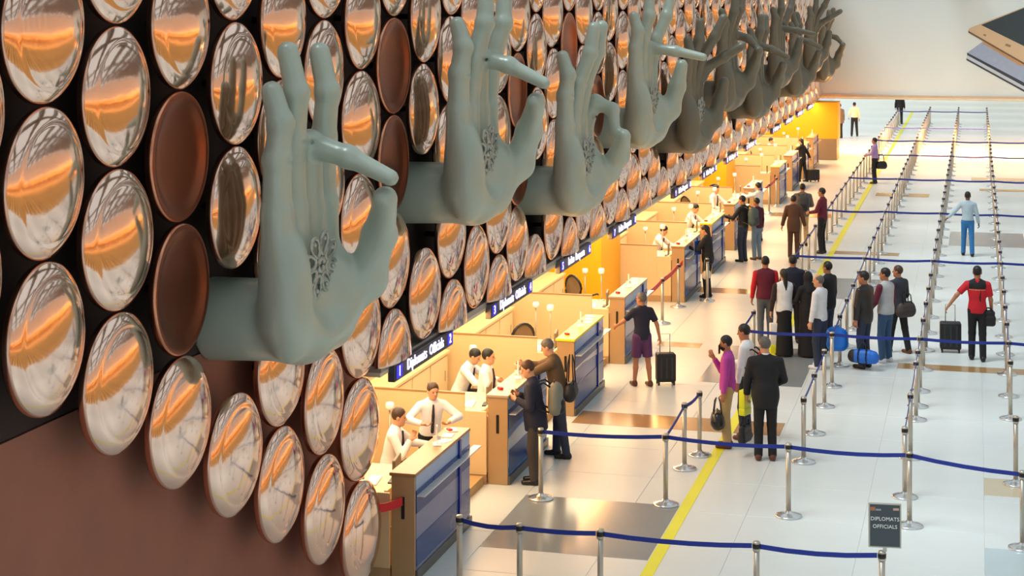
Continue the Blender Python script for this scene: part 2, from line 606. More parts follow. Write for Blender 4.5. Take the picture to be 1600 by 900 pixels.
for k in range(-1, 58):
    y = 11.54 + 1.14 * k
    z0 = 6.595 if k % 2 == 0 else 6.03 + 1.142
    n = low.get(k, 3 if k % 2 == 0 else 4)
    rows = [j for j in range(0, 9) if (j if k % 2 == 0 else j - 1) <= low.get(k, 3)]
    shown = len(rows)
    for q, jj in enumerate(rows):
        z = z0 - 1.142 * jj
        j = jj if k % 2 == 0 else jj - 1
        if (k - 3) % 5 == 0 and j == 2:
            continue                      # a sculpted arm grows out of the wall here
        if y > 76.6:
            continue
        cutd = k >= 7 and z < 2.7
        isdark = (k, j) in dark
        if k < 18:
            lab = '%s copper disc in the %s column from the left, %s from the bottom' % (
                'dark dished' if isdark else ('half cut' if cutd else 'shiny'), ORD[k + 1], ORD[shown - 1 - q])
            grp = 'copper discs on the near wall'
        else:
            hh, off = (k - 3) // 5, (k - 3) % 5
            lab = 'copper disc %s the arm of the %s hand, %s from the bottom' % (
                ('straight above or below', 'one column past', 'two columns past', 'three columns past', 'four columns past')[off], ORD[hh], ORD[shown - 1 - q])
            grp = 'copper discs on the far wall'
        d = thing('copper_disc', lab, 'wall disc', (DX + 0.02 * random.uniform(-1, 1), y, z), 0, grp)
        d.rotation_euler = (0, R(random.uniform(-1.2, 1.2)), R(random.uniform(-1.5, 1.5)))
        obj('rim', rim_cut if cutd else (rim_dark if isdark else rim_me), None, d)
        f = obj('dish' if isdark else 'dome', dish_me if isdark else (dome_cut if cutd else dome_me), None, d)
        f.rotation_euler = (random.uniform(0, 6.28) if not cutd else 0, 0, 0)
        if not cutd:
            obj('mounting_rod', rod_me, None, d)

# ------------------------------------------------------------------ the sculpted hands
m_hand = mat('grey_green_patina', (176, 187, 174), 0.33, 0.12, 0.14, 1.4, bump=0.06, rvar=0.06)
m_hand2 = mat('brown_grey_hand', (120, 118, 104), 0.42, 0.15, 0.14, 1.4, bump=0.06, rvar=0.06)  # darker, browner tone for the hands from the fifth on
m_flower = mat('silvery_patina_relief', (176, 178, 170), 0.30, 0.5, 0.1, 5)
PHI = R(8)


def fing(base, pts, r0, r1, k=0.05):
    """chain of tapered pieces through pts"""
    P = [v3(*base)] + [v3(*p) for p in pts]
    n = len(P) - 1
    out = []
    for i in range(n):
        a = r0 + (r1 - r0) * i / n
        b = r0 + (r1 - r0) * (i + 1) / n
        out.append(('cap', P[i], P[i + 1], a, b, k if i else 0.05))
    for i in range(1, n):            # slight knuckle swell
        out.append(('ell', P[i], [(r0 + (r1 - r0) * i / n) * 1.02] * 3, None, 0.04))
    return out


FU = (-0.40, -0.135, 0.13, 0.39)     # pinky, ring, middle, index


def straight(i, lean=0.0, out=0.0, length=None):
    L = (0.98, 1.36, 1.44, 1.34)[i] if length is None else length
    u = FU[i]
    return [(u + lean * L * 0.36, out * L * 0.25, 1.02 + L * 0.40), (u + lean * L * 0.72, out * L * 0.62 + 0.035, 1.02 + L * 0.71),
            (u + lean * L, out * L * 1.02 - 0.05, 1.02 + L * 0.97)]


def hand_prims(pose):
    P = []
    fa = v3(-math.sin(PHI), -math.cos(PHI), 0)         # towards the wall
    P.append(('cap', v3(0.0, -0.02, 0.02), v3(0.0, -0.02, 0.0) + fa * 0.828, 0.35, 0.36, 0.1, True))
    P.append(('ell', v3(0, 0.02, 0.05), [0.42, 0.30, 0.36], None, 0.15))
    for i, u in enumerate(FU):
        P.append(('cap', v3(u * 0.75, 0.0, 0.10), v3(u, 0.0, 0.98), 0.20, 0.138, 0.07))
    P.append(('ell', v3(0.34, 0.15, 0.17), [0.27, 0.22, 0.42], None, 0.16))      # thumb mound
    P.append(('ell', v3(-0.35, 0.08, 0.27), [0.20, 0.22, 0.55], None, 0.12))     # outer mound
    for i in range(4):
        pts = pose['f'][i]
        fold = pts[2][2] < 1.6
        P += fing((FU[i], 0.0, 0.98), pts, 0.135 if fold else (0.122 if i else 0.130), 0.07 if fold else 0.094)
    P += fing((0.36, 0.14, 0.10), pose['t'], 0.215, 0.108, 0.08)
    # creases of the palm and of the finger joints
    P.append(('sub', v3(-0.02, 0.47, 0.22), v3(0.02, 0.42, 0.85), 0.27, 0.25, 0.12))
    P.append(('sub', v3(-0.45, 0.2, 0.84), v3(0.3, 0.2, 0.80), 0.025, 0.025, 0.04))
    for i in range(4):
        u = FU[i]
        P.append(('sub', v3(u - 0.12, 0.16, 1.08), v3(u + 0.12, 0.16, 1.08), 0.02, 0.02, 0.02))
        p = pose['f'][i][0]
        if pose['f'][i][2][2] < 1.6:
            continue
        P.append(('sub', v3(p[0] - 0.12, p[1] + 0.128, p[2]), v3(p[0] + 0.12, p[1] + 0.128, p[2]), 0.018, 0.018, 0.02))
    return P


def folded(i, tipn=0.80, tipz=1.27, pipz=1.54):
    u = FU[i]
    return [(u - 0.07, 0.05, pipz), (u - 0.05, 0.42, pipz - 0.10), (u, tipn, tipz)]


thumb_touch = [(0.55, 0.34, 0.32), (0.50, 0.50, 0.72), (0.22, 0.70, 1.08)]
thumb_up = [(0.56, 0.32, 0.32), (0.60, 0.44, 0.72), (0.62, 0.52, 1.10)]
poses = [
    dict(f=[straight(0, 0.0, 0, 1.02), straight(1, 0.0), folded(2), straight(3, 0.02)], t=thumb_touch),
    dict(f=[straight(0, 0.05, 0.02), straight(1, 0.12, 0.15), folded(2, 0.84, 1.30, 1.60), straight(3, 0.20, 0.12)], t=thumb_touch),
    dict(f=[straight(0, 0.04), straight(1, 0.16, 0.22, 1.40), straight(2, 0.14, 0.24, 1.42), [(0.42, 0.16, 1.28), (0.45, 0.42, 1.18), (0.36, 0.50, 0.86)]],
         t=[(0.56, 0.30, 0.28), (0.52, 0.50, 0.52), (0.36, 0.62, 0.80)]),
    dict(f=[straight(0, 0.02, 0.02), straight(1, 0.1, 0.12), [(0.13, 0.05, 1.42), (0.16, 0.55, 1.36), (0.18, 1.05, 1.26)], straight(3, 0.26, 0.24)], t=thumb_up),
    dict(f=[straight(0, 0.04, 0.10), straight(1, 0.05, 0.20), straight(2, 0.1, 0.45), [(0.40, 0.22, 1.40), (0.42, 0.58, 1.62), (0.44, 0.95, 1.85)]], t=thumb_up),
    dict(f=[straight(0, 0.0, 0.05), straight(1, 0.05, 0.2), straight(2, 0.1, 0.25), folded(3, 0.70, 1.05, 1.45)], t=thumb_touch),
]
hand_rows = [
    (0, 'nearest grey sculpted hand, middle finger touching thumb, flower medallion on its palm'),
    (1, 'second grey sculpted hand with folded finger meeting thumb, above the second sign'),
    (2, 'third grey sculpted hand with fingers together and thumb curled onto a knuckle'),
    (3, 'fourth sculpted hand with one finger pointing straight out over its raised thumb'),
    (4, 'fifth sculpted hand, darker, forefinger slanting up and thumb held upright'),
    (5, 'sixth sculpted hand with forefinger curved to thumb, behind the upright thumb'),
    (1, 'seventh sculpted hand, lower, left of the two crossing far hands'),
    (3, 'eighth sculpted hand far along the wall with a pointing finger'),
    (0, 'ninth sculpted hand far along the wall above the small discs'),
    (4, 'tenth sculpted hand, third of the far cluster before the white board'),
    (5, 'last sculpted hand, its fingers overlapping the white advertising board'),
]
HS = 1.07
petal_bm = bmesh.new()
tube(petal_bm, [(0.046 * math.sin(a), 0, 0.145 + 0.075 * math.cos(a)) for a in [2 * math.pi * i / 16 for i in range(16)]], 0.0145, 8, True)
petal_me = bm_mesh(petal_bm, 'petal', True)
seedbm = lathe([(0, 0.016), (0.010, 0.015), (0.016, 0.008), (0.018, 0.0)], 10)
bmesh.ops.transform(seedbm, matrix=Matrix.Translation((0, 0, 0.175)) @ Matrix.Rotation(R(-90), 4, 'X'), verts=seedbm.verts)
seed_me = bm_mesh(seedbm, 'seed', True)
hub_bm = bmesh.new()
tube(hub_bm, [(0.042 * math.sin(a), 0, 0.042 * math.cos(a)) for a in [2 * math.pi * i / 14 for i in range(14)]], 0.02, 8, True)
hub_me = bm_mesh(hub_bm, 'hub', True)
hand_mesh = {}
for q, (pi, lab) in enumerate(hand_rows):
    y = 15.12 + 5.7 * q
    z = 3.82 + (0.571 if q % 2 else 0.0)
    fine = 0.024 if q < 3 else 0.038
    key = (pi, fine)
    if key not in hand_mesh:
        hand_mesh[key] = field_mesh(hand_prims(poses[pi]), fine, 'hand')
    t = thing('sculpted_hand', lab, 'sculpture', (-6.03, y, z), 0, 'sculpted hands along the wall')
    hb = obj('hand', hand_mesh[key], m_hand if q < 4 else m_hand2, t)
    # local u (towards the thumb) lies along +Y, local n (palm side) along +X
    M = Matrix(((math.sin(PHI), math.cos(PHI), 0, 0), (math.cos(PHI), -math.sin(PHI), 0, 0), (0, 0, 1, 0), (0, 0, 0, 1)))
    hb.matrix_local = M @ Matrix.Scale(HS, 4)
    if q < 5:
        fl = obj('flower_relief', hub_me, m_flower, t)
        fl.matrix_local = M @ Matrix.Scale(HS, 4) @ Matrix.Translation((-0.04, 0.215, 0.52)) @ Matrix.Rotation(R(-4), 4, 'X') @ Matrix.Scale(1.3, 4)
        for a in range(8):
            pe = obj('petal', petal_me, m_flower, fl)
            pe.rotation_euler = (0, R(45 * a + 10), 0)
            pe.location = (0, 0.0, 0)
            se = obj('seed', seed_me, m_flower, fl)
            se.rotation_euler = (0, R(45 * a + 10), 0)

# ------------------------------------------------------------------ immigration counters, partitions, desks, signs
m_wood = mat('tan_wood_top', (168, 124, 78), 0.35, 0, 0.10, 5)
m_grtop = mat('grey_tan_top', (168, 148, 124), 0.35, 0, 0.08, 5)
m_ytop = mat('yellow_top', (244, 214, 20), 0.35, 0, 0.05, 4)
m_end = mat('bronze_end_panel', (182, 146, 104), 0.35, 0.1, 0.06, 3)
m_glass1 = mat('pale_blue_glass', (146, 172, 212), 0.22, 0, 0.06, 1.5)
m_blue = mat('deep_blue_panel', (6, 62, 130), 0.25, 0, 0.15, 1.5)
m_lowp = mat('grey_violet_panel', (126, 132, 168), 0.22, 0, 0.1, 1.5)
m_navyp = mat('navy_band', (28, 40, 140), 0.2, 0, 0.1, 2)
m_wave = stripe_mat('printed_wave_panel', (24, 70, 150), (206, 200, 204), 'Z', 0.55, 0.2, 0.45, 3.0)
m_wave2 = stripe_mat('printed_sky_panel', (60, 110, 180), (196, 206, 220), 'Z', 0.4, 0.2, 0.5, 4.0)
m_ledge = mat('white_ledge', (206, 204, 202), 0.25)
m_kick = mat('grey_kick_plate', (104, 100, 94), 0.35, 0.6)
m_blackp = mat('black_plastic', (18, 18, 20), 0.4)
m_red = mat('red_belt', (206, 22, 30), 0.5)
m_steel = mat('brushed_steel', (190, 184, 172), 0.42, 0.8, 0.05, 8)
m_steelbase = mat('polished_steel_base', (226, 226, 226), 0.22, 0.9, 0.05, 8)
m_navy = mat('navy_belt', (20, 44, 140), 0.55)
m_paper = mat('white_paper', (240, 238, 232), 0.6)
m_globe = mat('white_plastic', (244, 244, 240), 0.35)

CY = [19.49, 23.68, 27.88, 32.12, 39.03, 43.24, 47.45, 51.66, 58.6, 62.8, 67.0, 71.2]
WHICH = ['nearest counter', 'second counter', 'third counter', 'fourth counter', 'fifth counter', 'sixth counter', 'seventh counter', 'eighth counter', 'ninth counter', 'tenth counter', 'eleventh counter', 'last counter']
TOPS = [m_wood, m_grtop, m_ytop, m_grtop, m_wood, m_ytop, m_wood, m_grtop, m_ytop, m_wood, m_ytop, m_wood]
TOPN = ['tan', 'grey tan', 'bright yellow', 'grey', 'tan', 'yellow', 'tan', 'grey', 'yellow', 'tan', 'yellow', 'tan']
CL = 2.27
core = box_mesh(-0.28, -0.012, 0.04, CL - 0.01, 0.0, 1.22)
endp = box_mesh(-0.29, 0.0, 0.0, 0.04, 0.0, 1.22, 0.006, 1)
topm = box_mesh(-0.31, 0.015, -0.02, CL + 0.01, 1.22, 1.26, 0.006, 1)
upm = box_mesh(-0.012, 0.004, 0.04, CL, 1.05, 1.22)
bandm = box_mesh(-0.012, 0.01, 0.04, CL, 0.78, 1.05)
navm = box_mesh(0.008, 0.014, 0.7, 1.5, 1.0, 1.046)
lowm = box_mesh(-0.012, 0.006, 0.04, CL, 0.12, 0.78)
lowstrip = box_mesh(0.006, 0.012, 0.04, CL, 0.16, 0.48)
ledm = box_mesh(0.0, 0.11, 0.05, CL + 0.2, 0.976, 0.992, 0.004, 1)
kickm = box_mesh(-0.26, 0.03, 0.02, CL + 0.04, 0.0, 0.12, 0.006, 1)
postm = box_mesh(0.005, 0.03, 1.75, 1.83, 0.12, 1.22)
slotm = box_mesh(-0.165, -0.125, -0.006, 0.002, 0.72, 0.98)
part_hi = box_mesh(-2.55, -0.62, -0.035, 0.0, 0.12, 1.25, 0.004, 1)
part_lo = box_mesh(-0.62, -0.30, -0.035, 0.0, 0.12, 1.02, 0.004, 1)
part_sk = box_mesh(-2.55, -0.30, -0.045, 0.0, 0.0, 0.14)
part_cap = box_mesh(-2.55, -0.62, -0.04, 0.005, 1.25, 1.275)
desk_top = box_mesh(-1.12, -0.33, 0.06, 1.55, 0.88, 0.92, 0.006, 1)
desk_side = box_mesh(-1.08, -0.36, 0, 0.04, 0.15, 0.88)
desk_screen = box_mesh(-0.40, -0.36, 0.06, 1.55, 0.92, 1.02)
mon_scr = box_mesh(-0.02, 0.02, -0.2, 0.2, 0.06, 0.30, 0.008, 1)
mon_stand = box_mesh(-0.02, 0.02, -0.03, 0.03, 0.0, 0.08)
mon_base = box_mesh(-0.09, 0.09, -0.12, 0.12, 0.0, 0.015)
kb = box_mesh(-0.07, 0.07, -0.2, 0.2, 0.0, 0.02, 0.005, 1)
plat = box_mesh(-2.54, -0.33, 0.02, 4.1, 0.0, 0.13)
cab_b = box_mesh(-2.54, -2.1, 0.2, 4.0, 0.13, 0.98)
cab_t = box_mesh(-2.55, -2.06, 0.18, 4.02, 0.98, 1.02)
handle_me = box_mesh(-2.084, -2.07, 0.74, 0.76, 0.55, 0.72)
cab_d = box_mesh(-2.1, -2.085, 0.0, 0.86, 0.2, 0.94, 0.004, 1)
pole_base = bm_mesh(lathe([(0, 0), (0.07, 0), (0.07, 0.012), (0.02, 0.02), (0, 0.02)], 16), 'pb', True)
pole_pole = bm_mesh(lathe([(0, 0.01), (0.012, 0.01), (0.012, 0.55), (0, 0.55)], 8), 'pp', True)
pole_tall = bm_mesh(lathe([(0, 0.01), (0.014, 0.01), (0.014, 0.97), (0, 0.97)], 8), 'pt', True)
globe = bm_mesh(lathe([(0, 0.52), (0.03, 0.52), (0.056, 0.53), (0.062, 0.56), (0.062, 0.60), (0.05, 0.625), (0, 0.63)], 16), 'gl', True)
holder_b = box_mesh(-0.05, 0.05, -0.09, 0.09, 0.0, 0.012)
holder_c = box_mesh(-0.006, 0.006, -0.04, 0.04, 0.012, 0.24)
holder_x = box_mesh(-0.05, 0.05, -0.006, 0.006, 0.06, 0.11)

for i, y0 in enumerate(CY):
    ad = WHICH[i]
    c = thing('immigration_counter', '%s topped immigration counter with blue front, %s in the row from the camera' % (TOPN[i], ORD[i]), 'counter', (-6.35, y0, 0), 0, 'immigration counters')
    obj('core', core, m_beige, c)
    e = obj('end_panel', endp, m_end, c)
    obj('belt_socket', slotm, m_blackp, e)
    obj('counter_top', topm, TOPS[i], c)
    wav = m_wave if i in (2, 5, 8) else (m_wave2 if i % 3 == 1 else None)
    obj('upper_panel', upm, m_glass1, c)
    b = obj('blue_band', bandm, m_blue, c)
    obj('navy_plate', navm, m_navyp, b)
    lp = obj('lower_panel', lowm, wav or m_lowp, c)
    obj('blue_strip', lowstrip, m_blue, lp)
    obj('ledge', ledm, m_ledge, c)
    obj('kick_plate', kickm, m_kick, c)
    obj('front_post', postm, m_navyp, c)
    p = thing('partition_screen', 'beige partition screen beside the %s, facing the camera' % ad, 'partition', (-6.35, y0, 0), 0, 'partition screens')
    obj('tall_panel', part_hi, m_beige, p)
    obj('low_panel', part_lo, m_beige, p)
    obj('skirting', part_sk, m_end, p)
    obj('top_cap', part_cap, m_wood, p)
    tag(obj('clerk_platform', plat, mat('platform_carpet', (190, 150, 96), 0.8), None, (-6.35, y0, 0)), 'low raised platform behind the %s' % ad, 'platform', 'platforms behind the counters')
    d = thing('clerk_desk', 'cream work desk for clerks right behind the %s' % ad, 'desk', (-6.35, y0, 0), 0, 'clerk desks')
    obj('desk_top', desk_top, m_cream, d)
    obj('desk_screen', desk_screen, m_cream, d)
    obj('side_panel', desk_side, m_beige, d, (0, 0.06, 0))
    obj('side_panel', desk_side, m_beige, d, (0, 1.50, 0))
    for q, (dy, rz) in enumerate(((0.62, 8),)):
        mo = thing('desk_monitor', 'low grey desk monitor on the desk behind the %s' % ad, 'monitor', (-6.85, y0 + dy + 0.2, 0.92), R(rz), 'desk monitors')
        obj('screen', mon_scr, mat('grey_plastic', (120, 108, 92), 0.5), mo)
        obj('stand', mon_stand, m_blackp, mo)
        obj('foot', mon_base, m_blackp, mo)
    tag(obj('keyboard', kb, m_paper, None, (-7.12, y0 + 0.75, 0.92), (0, 0, R(8))), 'pale keyboard lying on the desk behind the %s' % ad, 'keyboard', 'keyboards')
    cb = thing('back_cabinet', 'low cream cabinet against the wall behind the %s' % ad, 'cabinet', (-6.35, y0, 0), 0, 'back wall cabinets')
    obj('body', cab_b, m_cream, cb)
    obj('cabinet_top', cab_t, m_beige, cb)
    for q in range(4):
        dd = obj('door', cab_d, m_cream, cb, (0, 0.26 + 0.93 * q, 0))
        obj('handle', handle_me, m_steel, dd)
    # lamp-like camera heads on thin stands
    cams = [(-1.58, 3.72, 0.13, 0, 'floor stand before the screen past the %s')]
    if i >= 2:
        cams.append((-0.75, 1.45, 0.92, 1, 'desk stand behind the %s'))
    for dx, dy, zz, short, where in cams:
        g = thing('desk_camera', 'round white camera on thin ' + where % ad, 'camera', (-6.35 + dx, y0 + dy, zz), 0, 'white desk cameras')
        obj('base', pole_base, m_steel, g)
        obj('pole', pole_pole if short else pole_tall, m_steel, g)
        obj('head', globe, m_globe, g, None if short else (0, 0, 0.42))
    hd = thing('card_holder', 'clear plastic card holder standing on the top of the %s' % ad, 'card holder', (-6.5, y0 + (1.15 if i else 1.35), 1.26), R(20), 'card holders on the counters')
    obj('base', holder_b, m_paper, hd)
    obj('card', holder_c, m_paper, hd)
    obj('cross_card', holder_x, m_paper, hd)
    if i < 8:
        for q in range(3):
            tag(obj('paper_sheet', box_mesh(-0.07, 0.07, -0.1, 0.1, 0, 0.004 + 0.004 * q), m_paper, None, (-6.46 - 0.04 * q, y0 + 1.55 + 0.27 * q, 1.26), (0, 0, R(25 * q - 20))),
                '%s of white paper lying on the %s top' % (('single sheet', 'thin sheaf', 'small stack')[q], ad), 'paper', 'papers on the counters')
        tag(obj('stapler', box_mesh(-0.03, 0.03, -0.05, 0.05, 0, 0.035, 0.008, 1), m_red, None, (-6.55, y0 + (0.35 if i else 2.05), 1.26), (0, 0, R(40))), 'small red stamp on the top of the %s' % ad, 'stamp', 'red stamps on the counters')

# red belts closing the gaps
post_pole = bm_mesh(lathe([(0, 0.02), (0.033, 0.02), (0.033, 0.90), (0, 0.90)], 14), 'pole', True)
post_base = bm_mesh(lathe([(0, 0.0), (0.178, 0.0), (0.178, 0.014), (0.165, 0.022), (0.10, 0.040), (0.05, 0.055), (0.036, 0.075), (0, 0.075)], 28), 'base', True)
post_head = bm_mesh(lathe([(0, 0.86), (0.040, 0.86), (0.042, 0.87), (0.042, 0.945), (0.036, 0.96), (0, 0.962)], 14), 'head', True)
post_band = bm_mesh(lathe([(0.043, 0.885), (0.045, 0.887), (0.045, 0.935), (0.043, 0.937)], 14), 'band', True)
for m_, mm in ((post_pole, m_steel), (post_base, m_steelbase), (post_head, m_steel), (post_band, m_blackp)):
    m_.materials.append(mm)


def belt_mesh(delta, z=0.91, h=0.052, sag=0.02, th=0.004):
    """belt strip from the local origin to delta (same height)"""
    d = Vector(delta)
    d = d * ((d.length - 0.05) / d.length)
    L = d.length
    n = max(4, int(L / 0.3))
    side = Vector((-d.y, d.x, 0)).normalized() * th
    bm = bmesh.new()
    rows = []
    for i in range(n + 1):
        t = i / n
        p = d * t + Vector((0, 0, z - sag * 4 * t * (1 - t)))
        rows.append([bm.verts.new(p + s * side + Vector((0, 0, q * h / 2))) for s, q in ((1, 1), (1, -1), (-1, -1), (-1, 1))])
    for a, b in zip(rows, rows[1:]):
        for k in range(4):
            bm.faces.new((a[k], a[(k + 1) % 4], b[(k + 1) % 4], b[k]))
    bm.faces.new(rows[0])
    bm.faces.new(list(reversed(rows[-1])))
    return bm_mesh(bm, 'belt')


def stanchion(x, y, label, group, belts=(), m=None):
    s = thing('belt_post', label, 'barrier post', (x, y, 0.003), 0, group)
    obj('base', post_base, None, s)
    obj('pole', post_pole, None, s)
    hd = obj('head', post_head, None, s)
    obj('clip_band', post_band, None, hd)
    for bx, by in belts:
        obj('belt', belt_mesh((bx - x, by - y, 0), h=0.052 if m is None else 0.1, sag=random.uniform(0.012, 0.035)), m or m_navy, s)
    return s


for k, (ya, yb) in enumerate(((CY[3] + CL, CY[4]), (CY[7] + CL, CY[8]))):
    w = ('first', 'second')[k]
    y1 = ya + (yb - ya) * 0.42
    y2 = ya + (yb - ya) * 0.86
    stanchion(-6.38, y1, 'steel post holding the red belt in the %s gap between counter rows' % w, 'red belt posts', ((-6.38, ya + 0.02), (-6.38, y2)), m_red)
    stanchion(-6.38, y2, 'steel post at the far end of the red belt in the %s gap' % w, 'red belt posts', ((-6.38, yb - 0.03),), m_red)
tag(obj('red_belt', belt_mesh((-0.33, -0.42, 0), 0.93, 0.1, 0.03), m_red, None, (-6.5, 19.48, 0)), 'short red belt running from the end of the nearest counter', 'belt')

# lit signs under the discs
m_sign = mat('black_sign_face', (24, 24, 40), 0.3)
m_signf = mat('grey_sign_frame', (84, 86, 96), 0.4, 0.4)
m_lit = mat('lit_letters', (216, 208, 255), emit=3.2)
m_litb = mat('lit_blue_panel', (40, 34, 190), emit=0.8)
sign_box = box_mesh(-0.09, 0.0, 0, 2.34, 0, 0.21, 0.008, 1)
sign_face = box_mesh(0.0, 0.006, 0.02, 2.32, 0.02, 0.19)
sign_num = box_mesh(0.006, 0.009, 0.04, 0.26, 0.03, 0.18)
sign_num2 = box_mesh(0.006, 0.009, 2.08, 2.30, 0.03, 0.18)
txt = text_mesh('Diplomats  Officials', 0.19)
txt2 = text_mesh('Indian  Passports', 0.185)
digit = [text_mesh(str(n), 0.17) for n in range(1, 25)]
TXM = Matrix(((0, 0, 1, 0), (1, 0, 0, 0), (0, 1, 0, 0), (0, 0, 0, 1)))
for i, y0 in enumerate(CY):
    s = thing('counter_sign', 'lit black sign with white letters above the %s, under the discs' % WHICH[i], 'sign', (-6.56, y0 - 0.1, 2.335), 0, 'lit counter signs')
    obj('housing', sign_box, m_signf, s)
    f = obj('face', sign_face, m_sign, s)
    for dy, n in ((0.15, 2 * i), (2.19, 2 * i + 1)):
        nb = obj('number_panel', sign_num if dy < 1 else sign_num2, m_litb, s)
        t_ = obj('number', digit[n], m_lit, nb)
        t_.matrix_local = Matrix.Translation((0.012, dy, 0.105)) @ TXM
    t_ = obj('lettering', txt if i < 2 else txt2, m_lit, f)
    t_.matrix_local = Matrix.Translation((0.01, 1.17, 0.115)) @ TXM @ Matrix.Scale(0.98, 4)
    obj('hanger', box_mesh(-0.06, -0.03, 0.3, 0.34, 0.2, 0.26) if i == 0 else bpy.data.objects['hanger'].data, m_steel, s)

# office chairs behind the counters
def make_chair():
    t = thing('office_chair', 'x', 'chair', (0, 0, 0), 0, 'office chairs behind the counters')
    bm = bmesh.new()
    box(bm, -0.24, 0.24, -0.24, 0.24, 0.44, 0.52, 0.03, 2)
    obj('seat', bm_mesh(bm, 'seat', True), m_blackp, t)
    bm = bmesh.new()
    ring = [(0.20 * math.cos(a) * (1 if abs(math.cos(a)) < 0.7 else 1.05), -0.24 - 0.05 * abs(math.sin(a)), 0.86 + 0.25 * math.sin(a)) for a in [2 * math.pi * k / 20 for k in range(20)]]
    tube(bm, ring, 0.024, 8, True)
    bk = obj('back_frame', bm_mesh(bm, 'bf', True), m_blackp, t)
    bm = bmesh.new()
    vs = [bm.verts.new((x * 0.98, y, z)) for x, y, z in ring]
    bm.faces.new(vs)
    r = bmesh.ops.extrude_face_region(bm, geom=bm.faces[:])
    bmesh.ops.translate(bm, vec=(0, 0.012, 0), verts=[e for e in r['geom'] if isinstance(e, bmesh.types.BMVert)])
    obj('mesh_back', bm_mesh(bm, 'mb'), mat('grey_mesh_fabric', (120, 96, 70), 0.8), bk)
    obj('back_stem', tube_mesh([(0, -0.12, 0.46), (0, -0.27, 0.5), (0, -0.28, 0.64)], 0.025), m_blackp, t)
    for s in (-1, 1):
        obj('armrest', tube_mesh([(s * 0.24, -0.12, 0.48), (s * 0.29, -0.12, 0.56), (s * 0.29, -0.10, 0.70), (s * 0.29, 0.14, 0.72), (s * 0.285, 0.18, 0.70)], 0.02), m_blackp, t)
    obj('gas_column', tube_mesh([(0, 0, 0.08), (0, 0, 0.46)], 0.028), m_steel, t)
    for k in range(5):
        a = 2 * math.pi * k / 5
        lg = obj('base_leg', tube_mesh([(0, 0, 0.11), (0.26 * math.cos(a), 0.26 * math.sin(a), 0.07)], [0.026, 0.018]), m_blackp, t)
        obj('caster', bm_mesh(lathe([(0, -0.02), (0.028, -0.02), (0.028, 0.02), (0, 0.02)], 10, 'X'), 'ca'), m_blackp, lg, (0.27 * math.cos(a), 0.27 * math.sin(a), 0.03))
    return t


ch0 = make_chair()
spots = [(-7.70, CY[2] + 1.45, 40, 'empty black mesh office chair behind the third counter'),
         (-7.75, CY[3] + 2.6, -30, 'empty black office chair past the fourth counter before the yellow wall'),
         (-7.80, CY[6] + 1.9, -40, 'empty office chair behind the seventh counter'),
         (-7.75, CY[7] + 1.2, 20, 'empty office chair behind the eighth counter before the yellow block'),
         (-7.75, CY[8] + 1.2, -80, 'empty office chair behind the ninth counter'),
         (-7.75, CY[9] + 1.8, -80, 'empty office chair behind the tenth counter')]
for i, (x, y, a, lab) in enumerate(spots):
    if i == 0:
        ch0.location, ch0.rotation_euler = (x, y, 0.13), (0, 0, R(a))
        ch0['label'] = lab
    else:
        copy_tree(ch0, (x, y, 0.13), R(a), lab)

# ------------------------------------------------------------------ belt barriers of the queue
TENS = {2: 'twent', 3: 'thirt', 4: 'fort', 5: 'fift'}


def nth(i):
    n = i + 1
    if n <= 20:
        return ORD[n - 1]
    return TENS[n // 10] + ('ieth' if n % 10 == 0 else 'y-' + ORD[n % 10 - 1])


LX = [-4.06, -2.46, -0.95, 0.53, 2.03, 3.53]
LN = ['left line', 'second line', 'middle line', 'right line', 'fifth line', 'sixth line']
ZC = lambda y, x: -x * ST + y * CT
# front row (bases below the picture), with the lane sign on its last post
front = [floor_at(px, py / 0.8585) for px, py in ((718, 805), (812, 818), (938, 827), (1182, 846), (1378, 861))]
fl = ['leftmost post of the front belt row by the nearest counter', 'second post of the front belt row, on warm lit floor', 'third post of the front belt row, left of the yellow stripe',
      'fourth post of the front belt row, right of the yellow stripe', 'last post of the front belt row, carrying the dark lane sign']
for i, p in enumerate(front):
    stanchion(p.x, p.y, fl[i], 'front belt row', [(front[i + 1].x, front[i + 1].y)] if i < 4 else ())
row2 = [floor_at(845, 779), floor_at(1040, 788.6), floor_at(1232, 806.7), floor_at(1421, 822), Vector((0.55, 22.6, 0)), Vector((2.1, 22.6, 0))]
rl = ['leftmost post of the second belt row beside the man with the backpack', 'post of the second belt row just left of the yellow stripe', 'post of the second belt row right of the yellow stripe, before the suited man',
      'post of the second belt row behind the dark lane sign', 'post of the second belt row at the right picture edge', 'outermost post of the second belt row beyond the picture edge']
for i, p in enumerate(row2):
    nb = [(row2[i + 1].x, row2[i + 1].y)] if i < 5 else []
    if i == 1:
        q = floor_at(1069.4, 732.5)
        nb.append((q.x, q.y))
    stanchion(p.x, p.y, rl[i], 'second belt row', nb)
a, b = floor_at(1069.4, 732.5), floor_at(1093, 711.4)
stanchion(a.x, a.y, 'nearer of two short side posts beside the yellow stripe', 'side posts', [(b.x, b.y)])
stanchion(b.x, b.y, 'farther of two short side posts beside the yellow stripe', 'side posts')
rows_y = [31.4 + 0.27 * LX[0] * 0, 40.6, 49.7, 58.9, 68.0, 75.0, 82.6, 95.0]
rows_y[0] = 31.2
lane = {}
